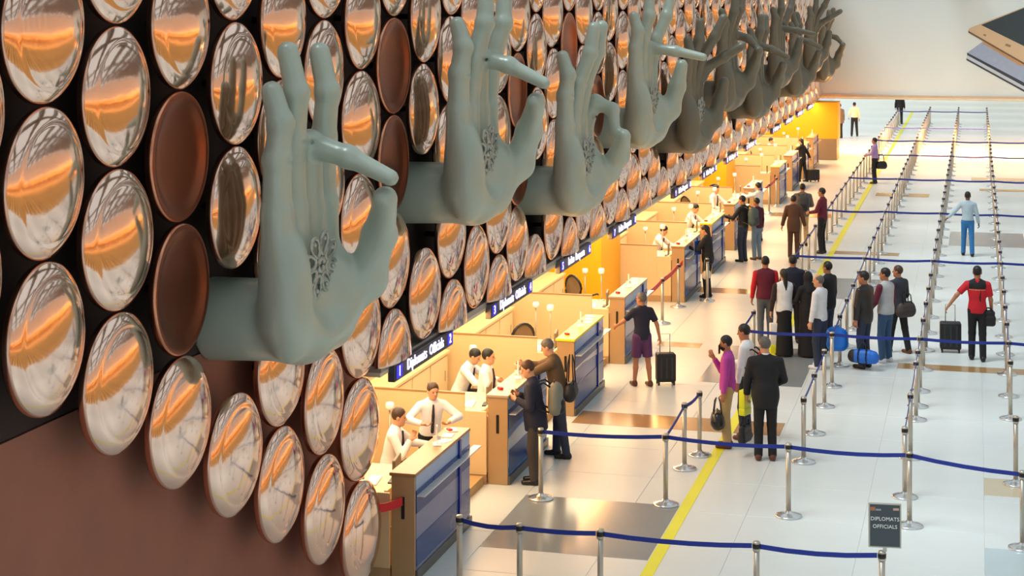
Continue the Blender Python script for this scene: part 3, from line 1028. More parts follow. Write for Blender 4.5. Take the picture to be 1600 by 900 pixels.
for li, x in enumerate(LX):
    ys = []
    start = {0: 31.2, 1: 25.9, 2: 23.9, 3: 24.8, 4: 31.2, 5: 40.6}[li]
    y = start
    if li == 1:
        ys = [floor_at(1262.5, 722.5).y, floor_at(1275, 678).y, floor_at(1278.7, 635).y]
    if li == 2:
        ys = [floor_at(1418, 777).y, floor_at(1444, 717).y, floor_at(1443, 657).y, floor_at(1441, 636).y]
    if li == 3:
        ys = [floor_at(1585.6, 757).y, floor_at(1583, 655).y]
    y = 31.2
    while y < 100:
        ys.append(y)
        step = 1.83
        nxt = [ry for ry in rows_y if y + 0.3 < ry <= y + step + 0.6]
        y = nxt[0] if nxt else y + step
        if li == 0 and 33.2 < y < 40.5:
            y = 40.6
        if li >= 4 and y > 75:
            break
    lane[li] = ys
for li, ys in lane.items():
    x = LX[li]
    for i, y in enumerate(ys):
        nb = []
        blocked = [floor_at(1285, 396).y, floor_at(1406, 194).y] if li == 0 else []
        if i + 1 < len(ys) and ys[i + 1] - y < 3.2 and not (li == 1 and i == 2) and not any(y - 0.5 < b_ < ys[i + 1] + 0.5 for b_ in blocked):
            nb.append((x, ys[i + 1]))
        if y in rows_y and li + 1 < len(LX) and any(abs(v - y) < 1e-3 for v in lane[li + 1]):
            nb.append((LX[li + 1], y))
        lab = 'belt post in the %s of the queue, %s from the front' % (LN[li], nth(i))
        grp = 'belt posts of the queue'
        if li == 0 and min(abs(y - floor_at(1285, 396).y), abs(y - floor_at(1406, 194).y)) < 0.5:
            continue
        stanchion(x, y, lab, grp, nb)
p = floor_at(1105, 470)
stanchion(p.x, p.y, 'single steel post standing behind the woman in black at the counter', 'single posts')

# dark lane sign on the last front post
m_sgn = mat('dark_slate_sign', (66, 74, 80), 0.5, 0, 0.05)
sp = front[4]
ls = thing('lane_sign', 'dark lane sign reading DIPLOMATS OFFICIALS on top of a belt post', 'sign', (sp.x + 0.03, sp.y, 0.962), R(6))
obj('clamp', box_mesh(-0.02, 0.02, -0.015, 0.015, 0.0, 0.05), m_steel, ls)
fr = obj('frame', box_mesh(-0.17, 0.17, -0.012, 0.012, 0.04, 0.51, 0.004, 1), m_steel, ls)
obj('face', box_mesh(-0.155, 0.155, -0.016, -0.012, 0.055, 0.495), m_sgn, fr)
TZ = Matrix(((1, 0, 0, 0), (0, 0, -1, 0), (0, 1, 0, 0), (0, 0, 0, 1)))
for s_, z, sz in (('DIPLOMATS', 0.345, 0.056), ('OFFICIALS', 0.265, 0.056)):
    t_ = obj('lettering', text_mesh(s_, sz), m_paper, fr)
    t_.matrix_local = Matrix.Translation((0, -0.018, z)) @ TZ
obj('emblem', box_mesh(-0.15, -0.10, -0.018, -0.016, 0.43, 0.47), mat('orange_mark', (180, 110, 76), 0.5), fr)
obj('emblem', box_mesh(-0.095, -0.04, -0.018, -0.016, 0.432, 0.452), mat('grey_mark', (150, 156, 160), 0.5), fr)
obj('emblem', box_mesh(0.085, 0.145, -0.018, -0.016, 0.44, 0.465), mat('pink_mark', (206, 160, 146), 0.5), fr)

# ------------------------------------------------------------------ people: each body one continuous mesh, clothes and hair its children
def rotx(a):        # leaning forward (+y)
    c, s = math.cos(a), math.sin(a)
    return np.array([[1, 0, 0], [0, c, s], [0, -s, c]])


def rotz(a):
    c, s = math.cos(a), math.sin(a)
    return np.array([[c, -s, 0], [s, c, 0], [0, 0, 1]])


def nrm(v):
    return v / (np.linalg.norm(v) + 1e-9)


SKIN = {'a': mat('skin_brown', (176, 120, 88), 0.55, 0, 0.06, 20), 'b': mat('skin_tan', (206, 152, 118), 0.55, 0, 0.06, 20), 'c': mat('skin_dark', (122, 80, 58), 0.55, 0, 0.06, 20)}
m_eye = mat('dark_eye', (22, 16, 14), 0.2)
m_hairk = mat('black_hair', (20, 16, 15), 0.5, 0, 0.2, 40, bump=0.4)
m_hairg = mat('grey_hair', (96, 90, 86), 0.55, 0, 0.25, 40, bump=0.4)
m_hairb = mat('brown_hair', (70, 44, 28), 0.5, 0, 0.2, 40, bump=0.4)
HAIR = {'k': m_hairk, 'g': m_hairg, 'b': m_hairb}


def cloth(name, rgb, rough=0.8):
    return mat(name, rgb, rough, 0, 0.14, 14, bump=0.15)


def adir(side, pitch, out):
    p, o = R(pitch), R(out)
    return v3(side * math.sin(o), math.cos(o) * math.sin(p), -math.cos(o) * math.cos(p))


DOWN = (4, 10, 10, 6)
EYE_ME = bm_mesh(lathe([(0, -0.012), (0.008, -0.008), (0.012, 0), (0.008, 0.008), (0, 0.012)], 8), 'eye', True)


def person(loc, heading, label, height=1.72, h=0.012, skin='a', hair='k', hairkind='short', top='shirt', topc=None, bottom='trousers', botc=None,
           shoec=None, arms=(DOWN, DOWN), lean=0, head=(0, 0), step=(0.0, 0.0), spread=0.10, bulk=1.0, sleeves=None, tie=None, collar=None, yoke=None, seat=None, group=None, beard=False):
    s = height / 1.75
    t = thing('person', label, 'person', loc, R(heading), group)
    T3 = rotx(R(lean))
    hipz = 0.95 if seat is None else seat
    Pv = v3(0, 0, hipz)

    def T(x, y, z):
        return Pv + T3 @ (v3(x, y, z) - v3(0, 0, 0.95))

    HR = rotz(R(head[0])) @ rotx(R(lean * 0.4 + head[1]))
    neck = T(0, 0.0, 1.46)
    Hc = T(0, 0.01, 1.53) + HR @ v3(0, 0.012, 0.098)

    def Hp(x, y, z):
        return Hc + HR @ v3(x, y, z)

    # joints
    legs = []
    for k, sd in enumerate((-1, 1)):
        hip = T(sd * 0.085, 0, 0.93)
        if seat is None:
            ank = v3(sd * spread, step[k], 0.075)
            mid = (hip + ank) / 2
            L = np.linalg.norm(ank - hip)
            bend = math.sqrt(max(0.0, 0.4285 ** 2 - (L / 2) ** 2))
            knee = mid + v3(0, 1, 0) * (bend + 0.012)
        else:
            knee = v3(sd * 0.13, 0.42, hipz + 0.02)
            ank = v3(sd * 0.12, 0.40, 0.075)
        legs.append((hip, knee, ank))
    armj = []
    for k, sd in enumerate((-1, 1)):
        sh = T(sd * 0.175 * bulk, 0, 1.405)
        a = arms[k]
        el = sh + (adir(sd, a[0], a[1])) * 0.285
        fd = adir(sd, a[2], a[3])
        wr = el + fd * 0.245
        armj.append((sh, el, wr, fd))
    # ---- skin
    P = [('ell', T(0, 0, 1.28), [0.145 * bulk, 0.09, 0.18], T3, 0.06), ('ell', T(0, 0, 1.08), [0.12 * bulk, 0.085, 0.15], T3, 0.06), ('ell', T(0, 0, 0.96), [0.135 * bulk, 0.09, 0.12], T3, 0.06)]
    P.append(('cap', neck, Hc + HR @ v3(0, -0.015, -0.05), 0.056, 0.05, 0.03))
    P += [('ell', Hp(0, -0.008, 0.025), [0.073, 0.09, 0.092], HR, 0.02), ('ell', Hp(0, 0.022, -0.05), [0.056, 0.064, 0.066], HR, 0.04), ('ell', Hp(0, 0.06, -0.092), [0.024, 0.022, 0.02], HR, 0.03),
          ('cap', Hp(0, 0.080, 0.012), Hp(0, 0.104, -0.022), 0.008, 0.013, 0.012), ('cap', Hp(-0.032, 0.072, 0.03), Hp(0.032, 0.072, 0.03), 0.012, 0.012, 0.02),
          ('cap', Hp(-0.018, 0.082, -0.055), Hp(0.018, 0.082, -0.055), 0.008, 0.008, 0.01),
          ('ell', Hp(-0.075, -0.005, -0.005), [0.012, 0.022, 0.032], HR, 0.01), ('ell', Hp(0.075, -0.005, -0.005), [0.012, 0.022, 0.032], HR, 0.01)]
    for k, sd in enumerate((-1, 1)):
        sh, el, wr, fd = armj[k]
        P.append(('cap', sh, el, 0.048, 0.038, 0.04))
        P.append(('cap', el, wr, 0.040, 0.026, 0.02))
        yv = v3(0, 1, 0) if abs(fd[1]) < 0.8 else v3(0, 0, 1)
        sp = nrm(yv - np.dot(yv, fd) * fd)
        cu = np.cross(sp, fd) * sd
        for q in (-1, 0, 1):
            P.append(('cap', wr + sp * 0.012 * q, wr + fd * 0.08 + sp * 0.022 * q, 0.017, 0.016, 0.015))
        for q, ln in ((-1.5, 0.8), (-0.5, 0.95), (0.5, 1.0), (1.5, 0.92)):
            b0 = wr + fd * 0.085 + sp * 0.0185 * q
            b1 = b0 + (fd * 0.87 + cu * 0.5) * 0.043 * ln
            b2 = b1 + (fd * 0.30 + cu * 0.95) * 0.036 * ln
            P.append(('cap', b0, b1, 0.0105, 0.0098, 0.003))
            P.append(('cap', b1, b2, 0.0098, 0.0088, 0.003))
        th0 = wr + fd * 0.022 + sp * 0.025
        th1 = th0 + (fd * 0.62 + sp * 0.62 + cu * 0.3) * 0.048
        P.append(('cap', th0, th1, 0.014, 0.0115, 0.008))
        P.append(('cap', th1, th1 + (fd * 0.85 + cu * 0.4) * 0.034, 0.0115, 0.010, 0.004))
        hip, knee, ank = legs[k]
        P.append(('cap', hip, knee, 0.074, 0.050, 0.03))
        calf = knee + (ank - knee) * 0.35 + v3(0, -0.012 if bottom == 'shorts' else 0, 0)
        P.append(('cap', knee, calf, 0.050, 0.051, 0.02))
        P.append(('cap', calf, ank, 0.051, 0.033, 0.02))
        P.append(('cap', ank + v3(0, -0.03, -0.03), ank + v3(0, 0.13, -0.045), 0.032, 0.024, 0.03))
    S4 = Matrix.Scale(s, 4)

    def part(name, prims, hh, m):
        o = obj(name, field_mesh(prims, hh, name), m, t)
        o.scale = (s, s, s)
        return o
    body = part('body', P, h, SKIN[skin])
    for sd in (-1, 1):
        e = obj('eye', EYE_ME, m_eye, t)
        e.location = Vector(Hp(sd * 0.03, 0.079, 0.004)) * s
        e.scale = (s * 0.7, s * 0.7, s * 0.7)
    # ---- hair or scarf
    if hairkind == 'scarf':
        part('headscarf', [('ell', Hp(0, -0.012, 0.02), [0.088, 0.105, 0.112], HR, 0.03), ('cut', Hp(0, 0.05, 0.0), nrm(HR @ v3(0, 1, 0.0))), ('cap', Hp(0, -0.03, -0.04), T(0, -0.02, 1.36), 0.075, 0.15, 0.06)], max(h, 0.012), topc)
    elif hairkind == 'cap':
        part('hair', [('ell', Hp(0, -0.008, 0.04), [0.082, 0.10, 0.09], HR, 0.02), ('cut', Hp(0, 0.0, 0.035), HR @ v3(0, 0.15, -1))], max(h, 0.010), HAIR[hair])
    else:
        HPz = [('ell', Hp(0, -0.014, 0.034), [0.083, 0.098, 0.098], HR, 0.02), ('cut', Hp(0, 0.052, 0.042), nrm(HR @ v3(0, 0.8, -0.62))), ('cut', Hp(0, 0, -0.065), HR @ v3(0, 0, -1))]
        if hairkind == 'thin':
            HPz = [('ell', Hp(0, -0.016, 0.022), [0.081, 0.094, 0.09], HR, 0.02), ('cut', Hp(0, 0.025, 0.03), nrm(HR @ v3(0, 0.85, -0.5))), ('cut', Hp(0, 0, -0.055), HR @ v3(0, 0, -1))]
        if hairkind == 'long':
            HPz += [('cap', Hp(0, -0.075, 0.02), T(0, -0.09, 1.28), 0.05, 0.04, 0.05)]
        hr = part('hair', HPz, max(h * 0.8, 0.009), HAIR[hair])
    if beard:
        part('beard', [('ell', Hp(0, 0.026, -0.062), [0.062, 0.068, 0.06], HR, 0.02), ('cut', Hp(0, 0.03, -0.045), nrm(HR @ v3(0, -0.3, 1)))], max(h * 0.8, 0.009), HAIR[hair])
    # ---- top
    if top:
        hem = {'shirt': 0.90, 'tee': 0.88, 'jacket': 0.82, 'suit': 0.76, 'vest': 0.90, 'tucked': 0.97, 'abaya': 0.05}[top]
        g = 0.02 if top in ('jacket', 'suit', 'vest') else 0.006
        G = [('ell', T(0, 0, 1.28), [(0.158 + g) * bulk, 0.110 + g, 0.20], T3, 0.06), ('ell', T(0, 0.0, 1.08), [(0.137 + g) * bulk, 0.108 + g * 1.2, 0.20], T3, 0.07),
             ('ell', T(0, 0, 0.93), [(0.158 + g) * bulk, 0.118 + g * 1.2, 0.20], T3, 0.07)]
        if top == 'suit':
            G.append(('cap', T(0, -0.005, 1.0), T(0, -0.005, 0.78), 0.145, 0.165, 0.08))
        if top == 'abaya':
            G.append(('cap', v3(0, 0, 1.25), v3(0, 0, 0.03), 0.15, 0.22, 0.1, True))
        else:
            G.append(('cut', T(0, 0, hem), T3 @ v3(0, 0, -1)))
        G.append(('cap', T(-0.115 * bulk, -0.005, 1.405), T(0.115 * bulk, -0.005, 1.405), 0.066 + g * 0.5, 0.066 + g * 0.5, 0.07))
        for sd in (-1, 1):
            G.append(('cap', T(sd * 0.10 * bulk, -0.01, 1.405), T(sd * 0.035, -0.012, 1.475), 0.058, 0.046, 0.04))
        G.append(('cap', T(0, -0.006, 1.41), T(0, -0.002, 1.502), 0.076, 0.062, 0.03, True))
        if top != 'vest':
            for k in (0, 1):
                sh, el, wr, fd = armj[k]
                if top == 'tee':
                    G.append(('cap', sh, sh + (el - sh) * 0.75, 0.066, 0.062, 0.04, True))
                else:
                    G.append(('cap', sh, el, 0.060 + g * 0.5, 0.052 + g * 0.5, 0.03))
                    G.append(('cap', el, el + (wr - el) * 0.96, 0.052 + g * 0.5, 0.039 + g * 0.5, 0.015, True))
        part({'tee': 'shirt', 'tucked': 'shirt', 'suit': 'jacket'}.get(top, top), G, h * 1.15, topc)
        if top == 'vest':
            for k in (0, 1):
                sh, el, wr, fd = armj[k]
                part('sleeve', [('cap', sh, el, 0.066, 0.056, 0.03), ('cap', el, el + (wr - el) * 0.95, 0.056, 0.042, 0.02, True)], h * 1.15, sleeves)
    if yoke:
        YK = [('ell', T(0, 0, 1.28), [0.164 * bulk, 0.117, 0.206], T3, 0.06), ('cap', T(-0.115 * bulk, -0.005, 1.405), T(0.115 * bulk, -0.005, 1.405), 0.074, 0.074, 0.07)]
        for sd in (-1, 1):
            YK.append(('cap', T(sd * 0.10 * bulk, -0.01, 1.405), T(sd * 0.035, -0.012, 1.475), 0.064, 0.052, 0.04))
        side = [('cut', T(0.168, 0, 1.3), v3(1, 0, 0)), ('cut', T(-0.168, 0, 1.3), v3(-1, 0, 0))]
        part('yoke', YK + [('cut', T(0, 0, 1.335), v3(0, 0, -1))] + side, h, yoke)
        part('chest_stripe', YK + [('cut', T(0, 0, 1.305), v3(0, 0, -1)), ('cut', T(0, 0, 1.33), v3(0, 0, 1))] + side, h, k_khaki)
    if collar:
        part('collar', [('cap', T(0, -0.006, 1.44), T(0, 0.0, 1.522), 0.070, 0.061, 0.0, True)], max(0.01, h), collar)
    if tie:
        part('tie', [('cap', T(0, 0.098, 1.45), T(0, 0.128, 1.30), 0.014, 0.022, 0.0), ('cap', T(0, 0.128, 1.30), T(0, 0.128, 1.05), 0.022, 0.026, 0.01)], 0.011, tie)
    # ---- bottom
    if bottom:
        B = [('ell', T(0, 0, 0.93), [0.156 * bulk, 0.116, 0.14], T3, 0.05), ('cut', T(0, 0, 1.03), T3 @ v3(0, 0, 1))]
        if bottom == 'skirt':
            B.append(('cap', v3(0, 0, 0.9), v3(0, 0, 0.03), 0.14, 0.19, 0.08, True))
        for k in (0, 1):
            hip, knee, ank = legs[k]
            if bottom == 'trousers':
                B.append(('cap', hip, knee, 0.093, 0.069, 0.03))
                B.append(('cap', knee, ank + v3(0, 0, -0.02), 0.069, 0.060, 0.02, True))
            elif bottom == 'shorts':
                B.append(('cap', hip, knee + (hip - knee) * 0.1, 0.104, 0.092, 0.04, True))
        part({'skirt': 'long_skirt'}.get(bottom, bottom), B, h * 1.15, botc)
    # ---- shoes
    if shoec and seat is None:
        for k in (0, 1):
            ank = legs[k][2]
            part('shoe', [('cap', ank + v3(0, -0.035, -0.035), ank + v3(0, 0.15, -0.042), 0.045, 0.036, 0.02), ('cap', ank + v3(0, -0.01, 0.0), ank + v3(0, 0.02, -0.03), 0.046, 0.045, 0.03),
                          ('cut', v3(0, 0, 0.002), v3(0, 0, -1))], max(0.010, h), shoec)
    return t


C = cloth
k_black, k_navy = C('black_cloth', (22, 22, 26)), C('dark_navy_cloth', (26, 28, 50))
k_white, k_jean = C('white_cloth', (232, 232, 234)), C('blue_denim', (52, 84, 120))
k_dkjean, k_khaki = C('dark_denim', (40, 50, 72)), C('khaki_cloth', (184, 156, 110))
k_maroon, k_mag = C('maroon_cloth', (100, 24, 48)), C('magenta_cloth', (178, 62, 156))
k_brownj, k_grey = C('brown_cloth', (86, 56, 40)), C('grey_cloth', (108, 98, 92))
k_olive, k_purple = C('olive_brown_cloth', (96, 74, 48)), C('purple_cloth', (84, 44, 92))
k_redc, k_lblue = C('red_cloth', (196, 24, 40)), C('pale_blue_cloth', (170, 192, 206))
k_bluet, k_lav = C('bright_blue_cloth', (40, 112, 172)), C('lavender_cloth', (168, 140, 196))
k_leather, k_lgrey = mat('black_leather', (30, 28, 28), 0.4), C('light_grey_cloth', (182, 184, 186))
k_cream = C('cream_cloth', (246, 230, 190))
s_black, s_brown, s_white = mat('black_shoe', (18, 16, 16), 0.35), mat('brown_shoe', (92, 48, 28), 0.4), mat('white_shoe', (214, 216, 222), 0.5)

W1, W2 = 0.0105, 0.013


def FA(px, py):
    return floor_at(px, py, 0.0)


FWD = (50, 12, 88, -14)
BEND = (18, 14, 75, -20)
UPFACE = (26, 12, 152, -22)
HIGH = (72, 12, 104, -18)
BACKPULL = (-28, 16, -22, 14)

person(FA(836, 755), 98, 'man in navy suit with grey backpack facing the second counter', 1.74, W1, 'b', 'b', 'short', 'suit', k_navy, 'trousers', C('charcoal_cloth', (62, 54, 50)), s_black, ((2, 12, 112, -25), (6, 10, 118, -25)), 5, (10, 18))
person(FA(874, 714), 95, 'grey haired man in olive brown jacket leaning at the second counter with black bag', 1.78, W1, 'b', 'g', 'short', 'jacket', k_olive, 'trousers', k_dkjean, s_black, ((64, 16, 100, -25), (64, 16, 100, -25)), 12, (0, 18), (-0.12, 0.06))
person(FA(1003, 603), 35, 'man in navy T-shirt and purple shorts pulling a cabin case at the fourth counter', 1.64, W1, 'a', 'g', 'short', 'tee', k_navy, 'shorts', k_purple, s_brown, ((40, 25, 60, 15), (-14, 22, -4, 10)), 0, (35, 0), (0.05, -0.08), 0.13)
person(FA(1137, 699), 92, 'bearded man in magenta jumper and khaki trousers holding a phone to his mouth', 1.70, W1, 'a', 'k', 'short', 'shirt', k_mag, 'trousers', k_khaki, s_brown, ((2, 8, 8, 4), UPFACE), 0, (0, 6), (0.0, 0.0), 0.09, beard=True)
person(FA(1166, 686), 80, 'man in white shirt with red backpack behind the magenta jumper', 1.78, W1, 'a', 'k', 'short', 'shirt', k_white, 'trousers', k_dkjean, s_brown, (DOWN, BEND), 0, (0, 10))
person(FA(1196, 719), 12, 'man in black suit seen from behind with brown shoes near the belt', 1.82, W1, 'b', 'g', 'short', 'suit', k_black, 'trousers', k_black, s_brown, ((8, 12, 22, 0), (14, 14, 60, -25)), 0, (25, 8), bulk=1.1, collar=k_white)
person(FA(1196, 536), 15, 'man in maroon padded vest with one red sleeve, seen from behind', 1.72, W2, 'a', 'k', 'short', 'vest', k_maroon, 'trousers', C('grey_denim', (92, 98, 108)), s_black, (DOWN, DOWN), 0, (0, 0), sleeves=k_redc, bulk=1.08)
person(FA(1225, 556), 25, 'woman with long dark hair in white top and dark open jacket', 1.66, W2, 'b', 'k', 'long', 'vest', k_white, 'skirt', k_black, s_black, (DOWN, BEND), 0, (10, 0), sleeves=C('dark_brown_cloth', (48, 34, 36)))
person(FA(1263, 557), 40, 'woman wrapped in a long black robe and headscarf beside the white shirted man', 1.62, W2, 'b', 'k', 'scarf', 'abaya', k_black, None, None, None, (BEND, BEND), 0, (0, 0))
person(FA(1239, 536), 10, 'person in dark navy top mostly hidden behind the two women', 1.74, W2, 'a', 'k', 'short', 'jacket', k_navy, 'trousers', k_black, s_black)
person(FA(1281, 576), 70, 'grey haired man in long sleeved white shirt and jeans, in the queue', 1.74, W1, 'b', 'g', 'thin', 'shirt', C('soft_white_cloth', (222, 224, 228)), 'trousers', k_dkjean, s_white, (DOWN, (6, 10, 16, 0)), 0, (15, 4), bulk=1.08)
person(FA(1294, 547), 60, 'dark haired man in black hidden behind the white shirted man', 1.72, W2, 'a', 'k', 'short', 'jacket', k_black, 'trousers', k_dkjean, s_black)
person(FA(1351, 575), 62, 'man in black leather jacket carrying the blue sports bag', 1.79, W1, 'a', 'k', 'short', 'jacket', k_leather, 'trousers', k_dkjean, s_black, ((4, 10, 4, 2), (2, 8, 6, 2)), 0, (20, 2))
person(FA(1384, 566), 55, 'man in pale grey vest with maroon sleeves and blue jeans', 1.77, W1, 'a', 'k', 'short', 'vest', k_lgrey, 'trousers', k_jean, s_white, ((10, 16, 40, 0), DOWN), 0, (25, 0), sleeves=k_maroon)
person(FA(1404, 551), 48, 'man in dark jacket walking behind the grey vest with a bag on his arm', 1.68, W1, 'a', 'b', 'short', 'jacket', C('slate_cloth', (44, 48, 58)), 'trousers', k_black, s_brown, (BEND, (10, 18, 50, 10)), 0, (30, 0), (0.16, -0.18))
red_man = person(FA(1527, 563), 2, 'man in red polo shirt with black shoulders walking away with a case', 1.78, W1, 'a', 'k', 'short', 'tee', k_redc, 'trousers', k_black, s_black, ((-20, 42, -10, 36), (2, 12, 20, 4)), 0, (0, 0), (0.06, -0.1), bulk=1.05, yoke=k_black)
person(FA(1512, 400), 0, 'man in pale blue shirt and bright blue trousers walking alone down the lane', 1.71, W2, 'c', 'k', 'short', 'tucked', k_lblue, 'trousers', k_bluet, s_black, ((-8, 40, 4, 46), (2, 14, 10, 10)), 0, (0, 0), (0.1, -0.1), 0.12)
person(FA(1367, 287), 80, 'distant man in lavender shirt standing on the yellow stripe with black bag', 1.70, 0.016, 'a', 'k', 'short', 'tucked', k_lav, 'trousers', k_black, s_black, (BEND, DOWN))
person(FA(1240, 404), 6, 'man in plain brown suit seen from behind in the warm light', 1.66, W2, 'a', 'k', 'short', 'suit', k_brownj, 'trousers', k_brownj, s_black, ((4, 16, 4, 14), (4, 16, 4, 14)))
person(FA(1254, 384), 8, 'man in grey jacket with red bag strap behind the brown suit', 1.72, W2, 'a', 'k', 'short', 'jacket', k_grey, 'trousers', k_khaki, s_black, (BEND, BEND), bulk=1.1)
person(FA(1285, 396), 75, 'man in maroon shirt and black trousers turned towards the counters', 1.76, W2, 'a', 'k', 'short', 'shirt', k_maroon, 'trousers', k_black, s_black, (BEND, DOWN))
person(FA(1161, 409), 65, 'man in black with grey backpack standing at the sixth counter', 1.72, W2, 'a', 'k', 'short', 'shirt', k_black, 'trousers', k_dkjean, s_black, ((30, 18, 95, 0), BEND), 0, (10, 6))
person(FA(1183, 406), 50, 'man in maroon checked shirt and pale jeans beside the backpack man', 1.62, W2, 'a', 'k', 'short', 'shirt', stripe_mat('maroon_check_cloth', (96, 22, 44), (52, 20, 40), 'DIAGONAL', 14, 0.8), 'trousers', C('pale_denim', (110, 134, 156)), s_brown, (BEND, DOWN), 0, (20, 4))
person(FA(1185, 377), 60, 'person in white shirt at the counter behind the maroon checked shirt', 1.66, 0.015, 'b', 'k', 'short', 'shirt', k_white, 'trousers', k_grey, s_black, (HIGH, HIGH))
person(FA(1106, 465), 80, 'woman in black with long hair at the fifth counter holding a blue folder', 1.66, W2, 'b', 'k', 'long', 'jacket', k_black, 'trousers', k_black, s_black, ((34, 14, 100, -18), (30, 14, 105, -18)), 3, (0, 14))
person(FA(1254, 284), 70, 'distant woman in black at the ninth counter with a dark case', 1.62, 0.016, 'b', 'k', 'long', 'jacket', k_black, 'trousers', k_black, s_black, (FWD, BACKPULL), 4, (0, 8), (0.1, -0.14))
person(FA(1335, 213), 10, 'far man in cream shirt and black trousers beside the yellow end wall', 1.70, 0.018, 'a', 'k', 'short', 'tucked', k_cream, 'trousers', k_black, s_black, ((4, 20, 40, 0), DOWN), 0, (0, 0), (0, 0), 0.14)
person(FA(1312, 216), 30, 'far person in dark clothes at the corner of the yellow end wall', 1.70, 0.018, 'a', 'k', 'short', 'suit', k_grey, 'trousers', k_black, s_black)
person(FA(1406, 194), 0, 'tiny dark figure by the yellow stripe under the white board', 1.72, 0.02, 'a', 'k', 'short', 'suit', k_black, 'trousers', k_black, s_black)

# clerks in white shirts behind the counters
k_tie = C('dark_tie', (40, 36, 48))


def clerk(px, x, zbase, heading, label, seat=0.56, lean=8, arms=(FWD, FWD), head=(0, 10), hair='k', tie=True, h=W1, hgt=1.72, kind='short'):
    person((x, on_x(px, x), zbase), heading, label, hgt, h, 'b', hair, kind, 'tucked', C('clerk_white_shirt', (236, 234, 236)), 'trousers', k_black, s_black, arms, lean, head,
           seat=seat, tie=k_tie if tie else None, group='clerks in white shirts')


clerk(608, -7.45, 0.13, -80, 'young clerk with brown hair resting his chin on his hand behind the nearest counter', 0.56, 10, (FWD, UPFACE), (0, 4), 'b')
clerk(672, -7.05, 0.13, -150, 'clerk with greying hair and tie leaning with spread arms on the nearest counter', None, 14, ((34, 46, 78, -50), (34, 46, 78, -50)), (10, 2), 'b', hgt=1.62)
clerk(716, -7.78, 0.13, -95, 'clerk with black hair bent over his desk behind the second counter', 0.56, 22, (FWD, FWD), (0, 18))
clerk(757, -7.2, 0.13, -85, 'second clerk at the second counter looking up towards the passengers', 0.62, 4, (BEND, BEND), (0, 0))
clerk(1022, -7.45, 0.13, -95, 'clerk with bowed head working behind the fifth counter', 0.56, 18, (FWD, FWD), (0, 20), h=W2)
clerk(1072, -7.30, 0.13, -100, 'clerk in white leaning over the sixth counter desk', 0.66, 20, (FWD, FWD), (0, 16), h=W2)
clerk(1113, -7.30, 0.13, -110, 'clerk with tie sitting behind the seventh counter', 0.62, 8, (FWD, BEND), (0, 8), h=W2)
clerk(1201, -7.75, 0.13, -100, 'far clerk with orange lit face behind the eleventh counter', 0.60, 6, (FWD, FWD), (0, 8), h=0.016)

# ------------------------------------------------------------------ luggage and carried things
def soft(prims, h=0.012):
    return field_mesh(prims, h, 'soft')


def loop(bm_pts, r=0.009):
    return tube_mesh(bm_pts, r, 6)


def rbox(x, y, z, r=0.04):
    bm = bmesh.new()
    box(bm, -x / 2, x / 2, -y / 2, y / 2, 0, z, r, 3)
    return bm_mesh(bm, 'rbox', True)


m_bagk = mat('black_bag_fabric', (24, 24, 28), 0.55, 0, 0.15, 12)
m_bagg = mat('grey_bag_fabric', (120, 124, 116), 0.7, 0, 0.15, 12)
m_bagdg = mat('dark_grey_bag_fabric', (58, 62, 64), 0.7, 0, 0.15, 12)


def backpack(loc, rz, label, m, mp, z, sc=1.0, strap=True):
    t = thing('backpack', label, 'backpack', (loc[0], loc[1], z), rz, 'backpacks')
    obj('bag', soft([('cap', v3(-0.06, 0, 0.1), v3(0.06, 0, 0.1), 0.10, 0.10, 0.1), ('cap', v3(-0.06, 0, 0.34), v3(0.06, 0, 0.34), 0.09, 0.09, 0.1), ('ell', v3(0, 0, 0.22), [0.165, 0.105, 0.23], None, 0.05)], 0.014), m, t, scale=(sc,) * 3)
    obj('front_pocket', soft([('cap', v3(-0.06, -0.08, 0.08), v3(0.06, -0.08, 0.08), 0.06, 0.06, 0.0), ('cap', v3(-0.05, -0.08, 0.17), v3(0.05, -0.08, 0.17), 0.055, 0.055, 0.04)], 0.014), mp, t, scale=(sc,) * 3)
    obj('top_handle', loop([(-0.04, 0.02, 0.43), (-0.03, 0.02, 0.47), (0.03, 0.02, 0.47), (0.04, 0.02, 0.43)]), mp, t, scale=(sc,) * 3)
    if strap:
        for sd in (-1, 1):
            obj('strap', loop([(sd * 0.09, 0.07, 0.40), (sd * 0.11, 0.16, 0.46), (sd * 0.125, 0.30, 0.42), (sd * 0.14, 0.335, 0.28), (sd * 0.15, 0.24, 0.1), (sd * 0.12, 0.08, 0.05)], 0.014), mp, t, scale=(sc,) * 3)
    return t


def behind(px, py, heading, d, dx=0.0):
    p = FA(px, py)
    a = R(heading)
    f = Vector((-math.sin(a), math.cos(a), 0))
    r = Vector((math.cos(a), math.sin(a), 0))
    return p - f * d + r * dx


p = behind(836, 755, 98, 0.29)
backpack(p, R(98), 'grey and cream backpack on the man in the navy suit', m_bagg, m_bagk, 0.98)
p = behind(1166, 686, 80, 0.28)
backpack(p, R(80), 'red backpack on the man in white shirt', mat('red_bag_fabric', (190, 22, 40), 0.6), m_bagk, 0.98, 0.95)
p = behind(1161, 409, 65, 0.29, 0.04)
backpack(p, R(65), 'teal grey backpack on the man in black at the sixth counter', mat('teal_bag_fabric', (74, 92, 92), 0.6), m_bagdg, 0.95, 1.05)
p = behind(1254, 384, 8, 0.30)
backpack(p, R(8), 'dark grey backpack on the man in the grey jacket', m_bagdg, m_bagk, 0.98, 1.0)


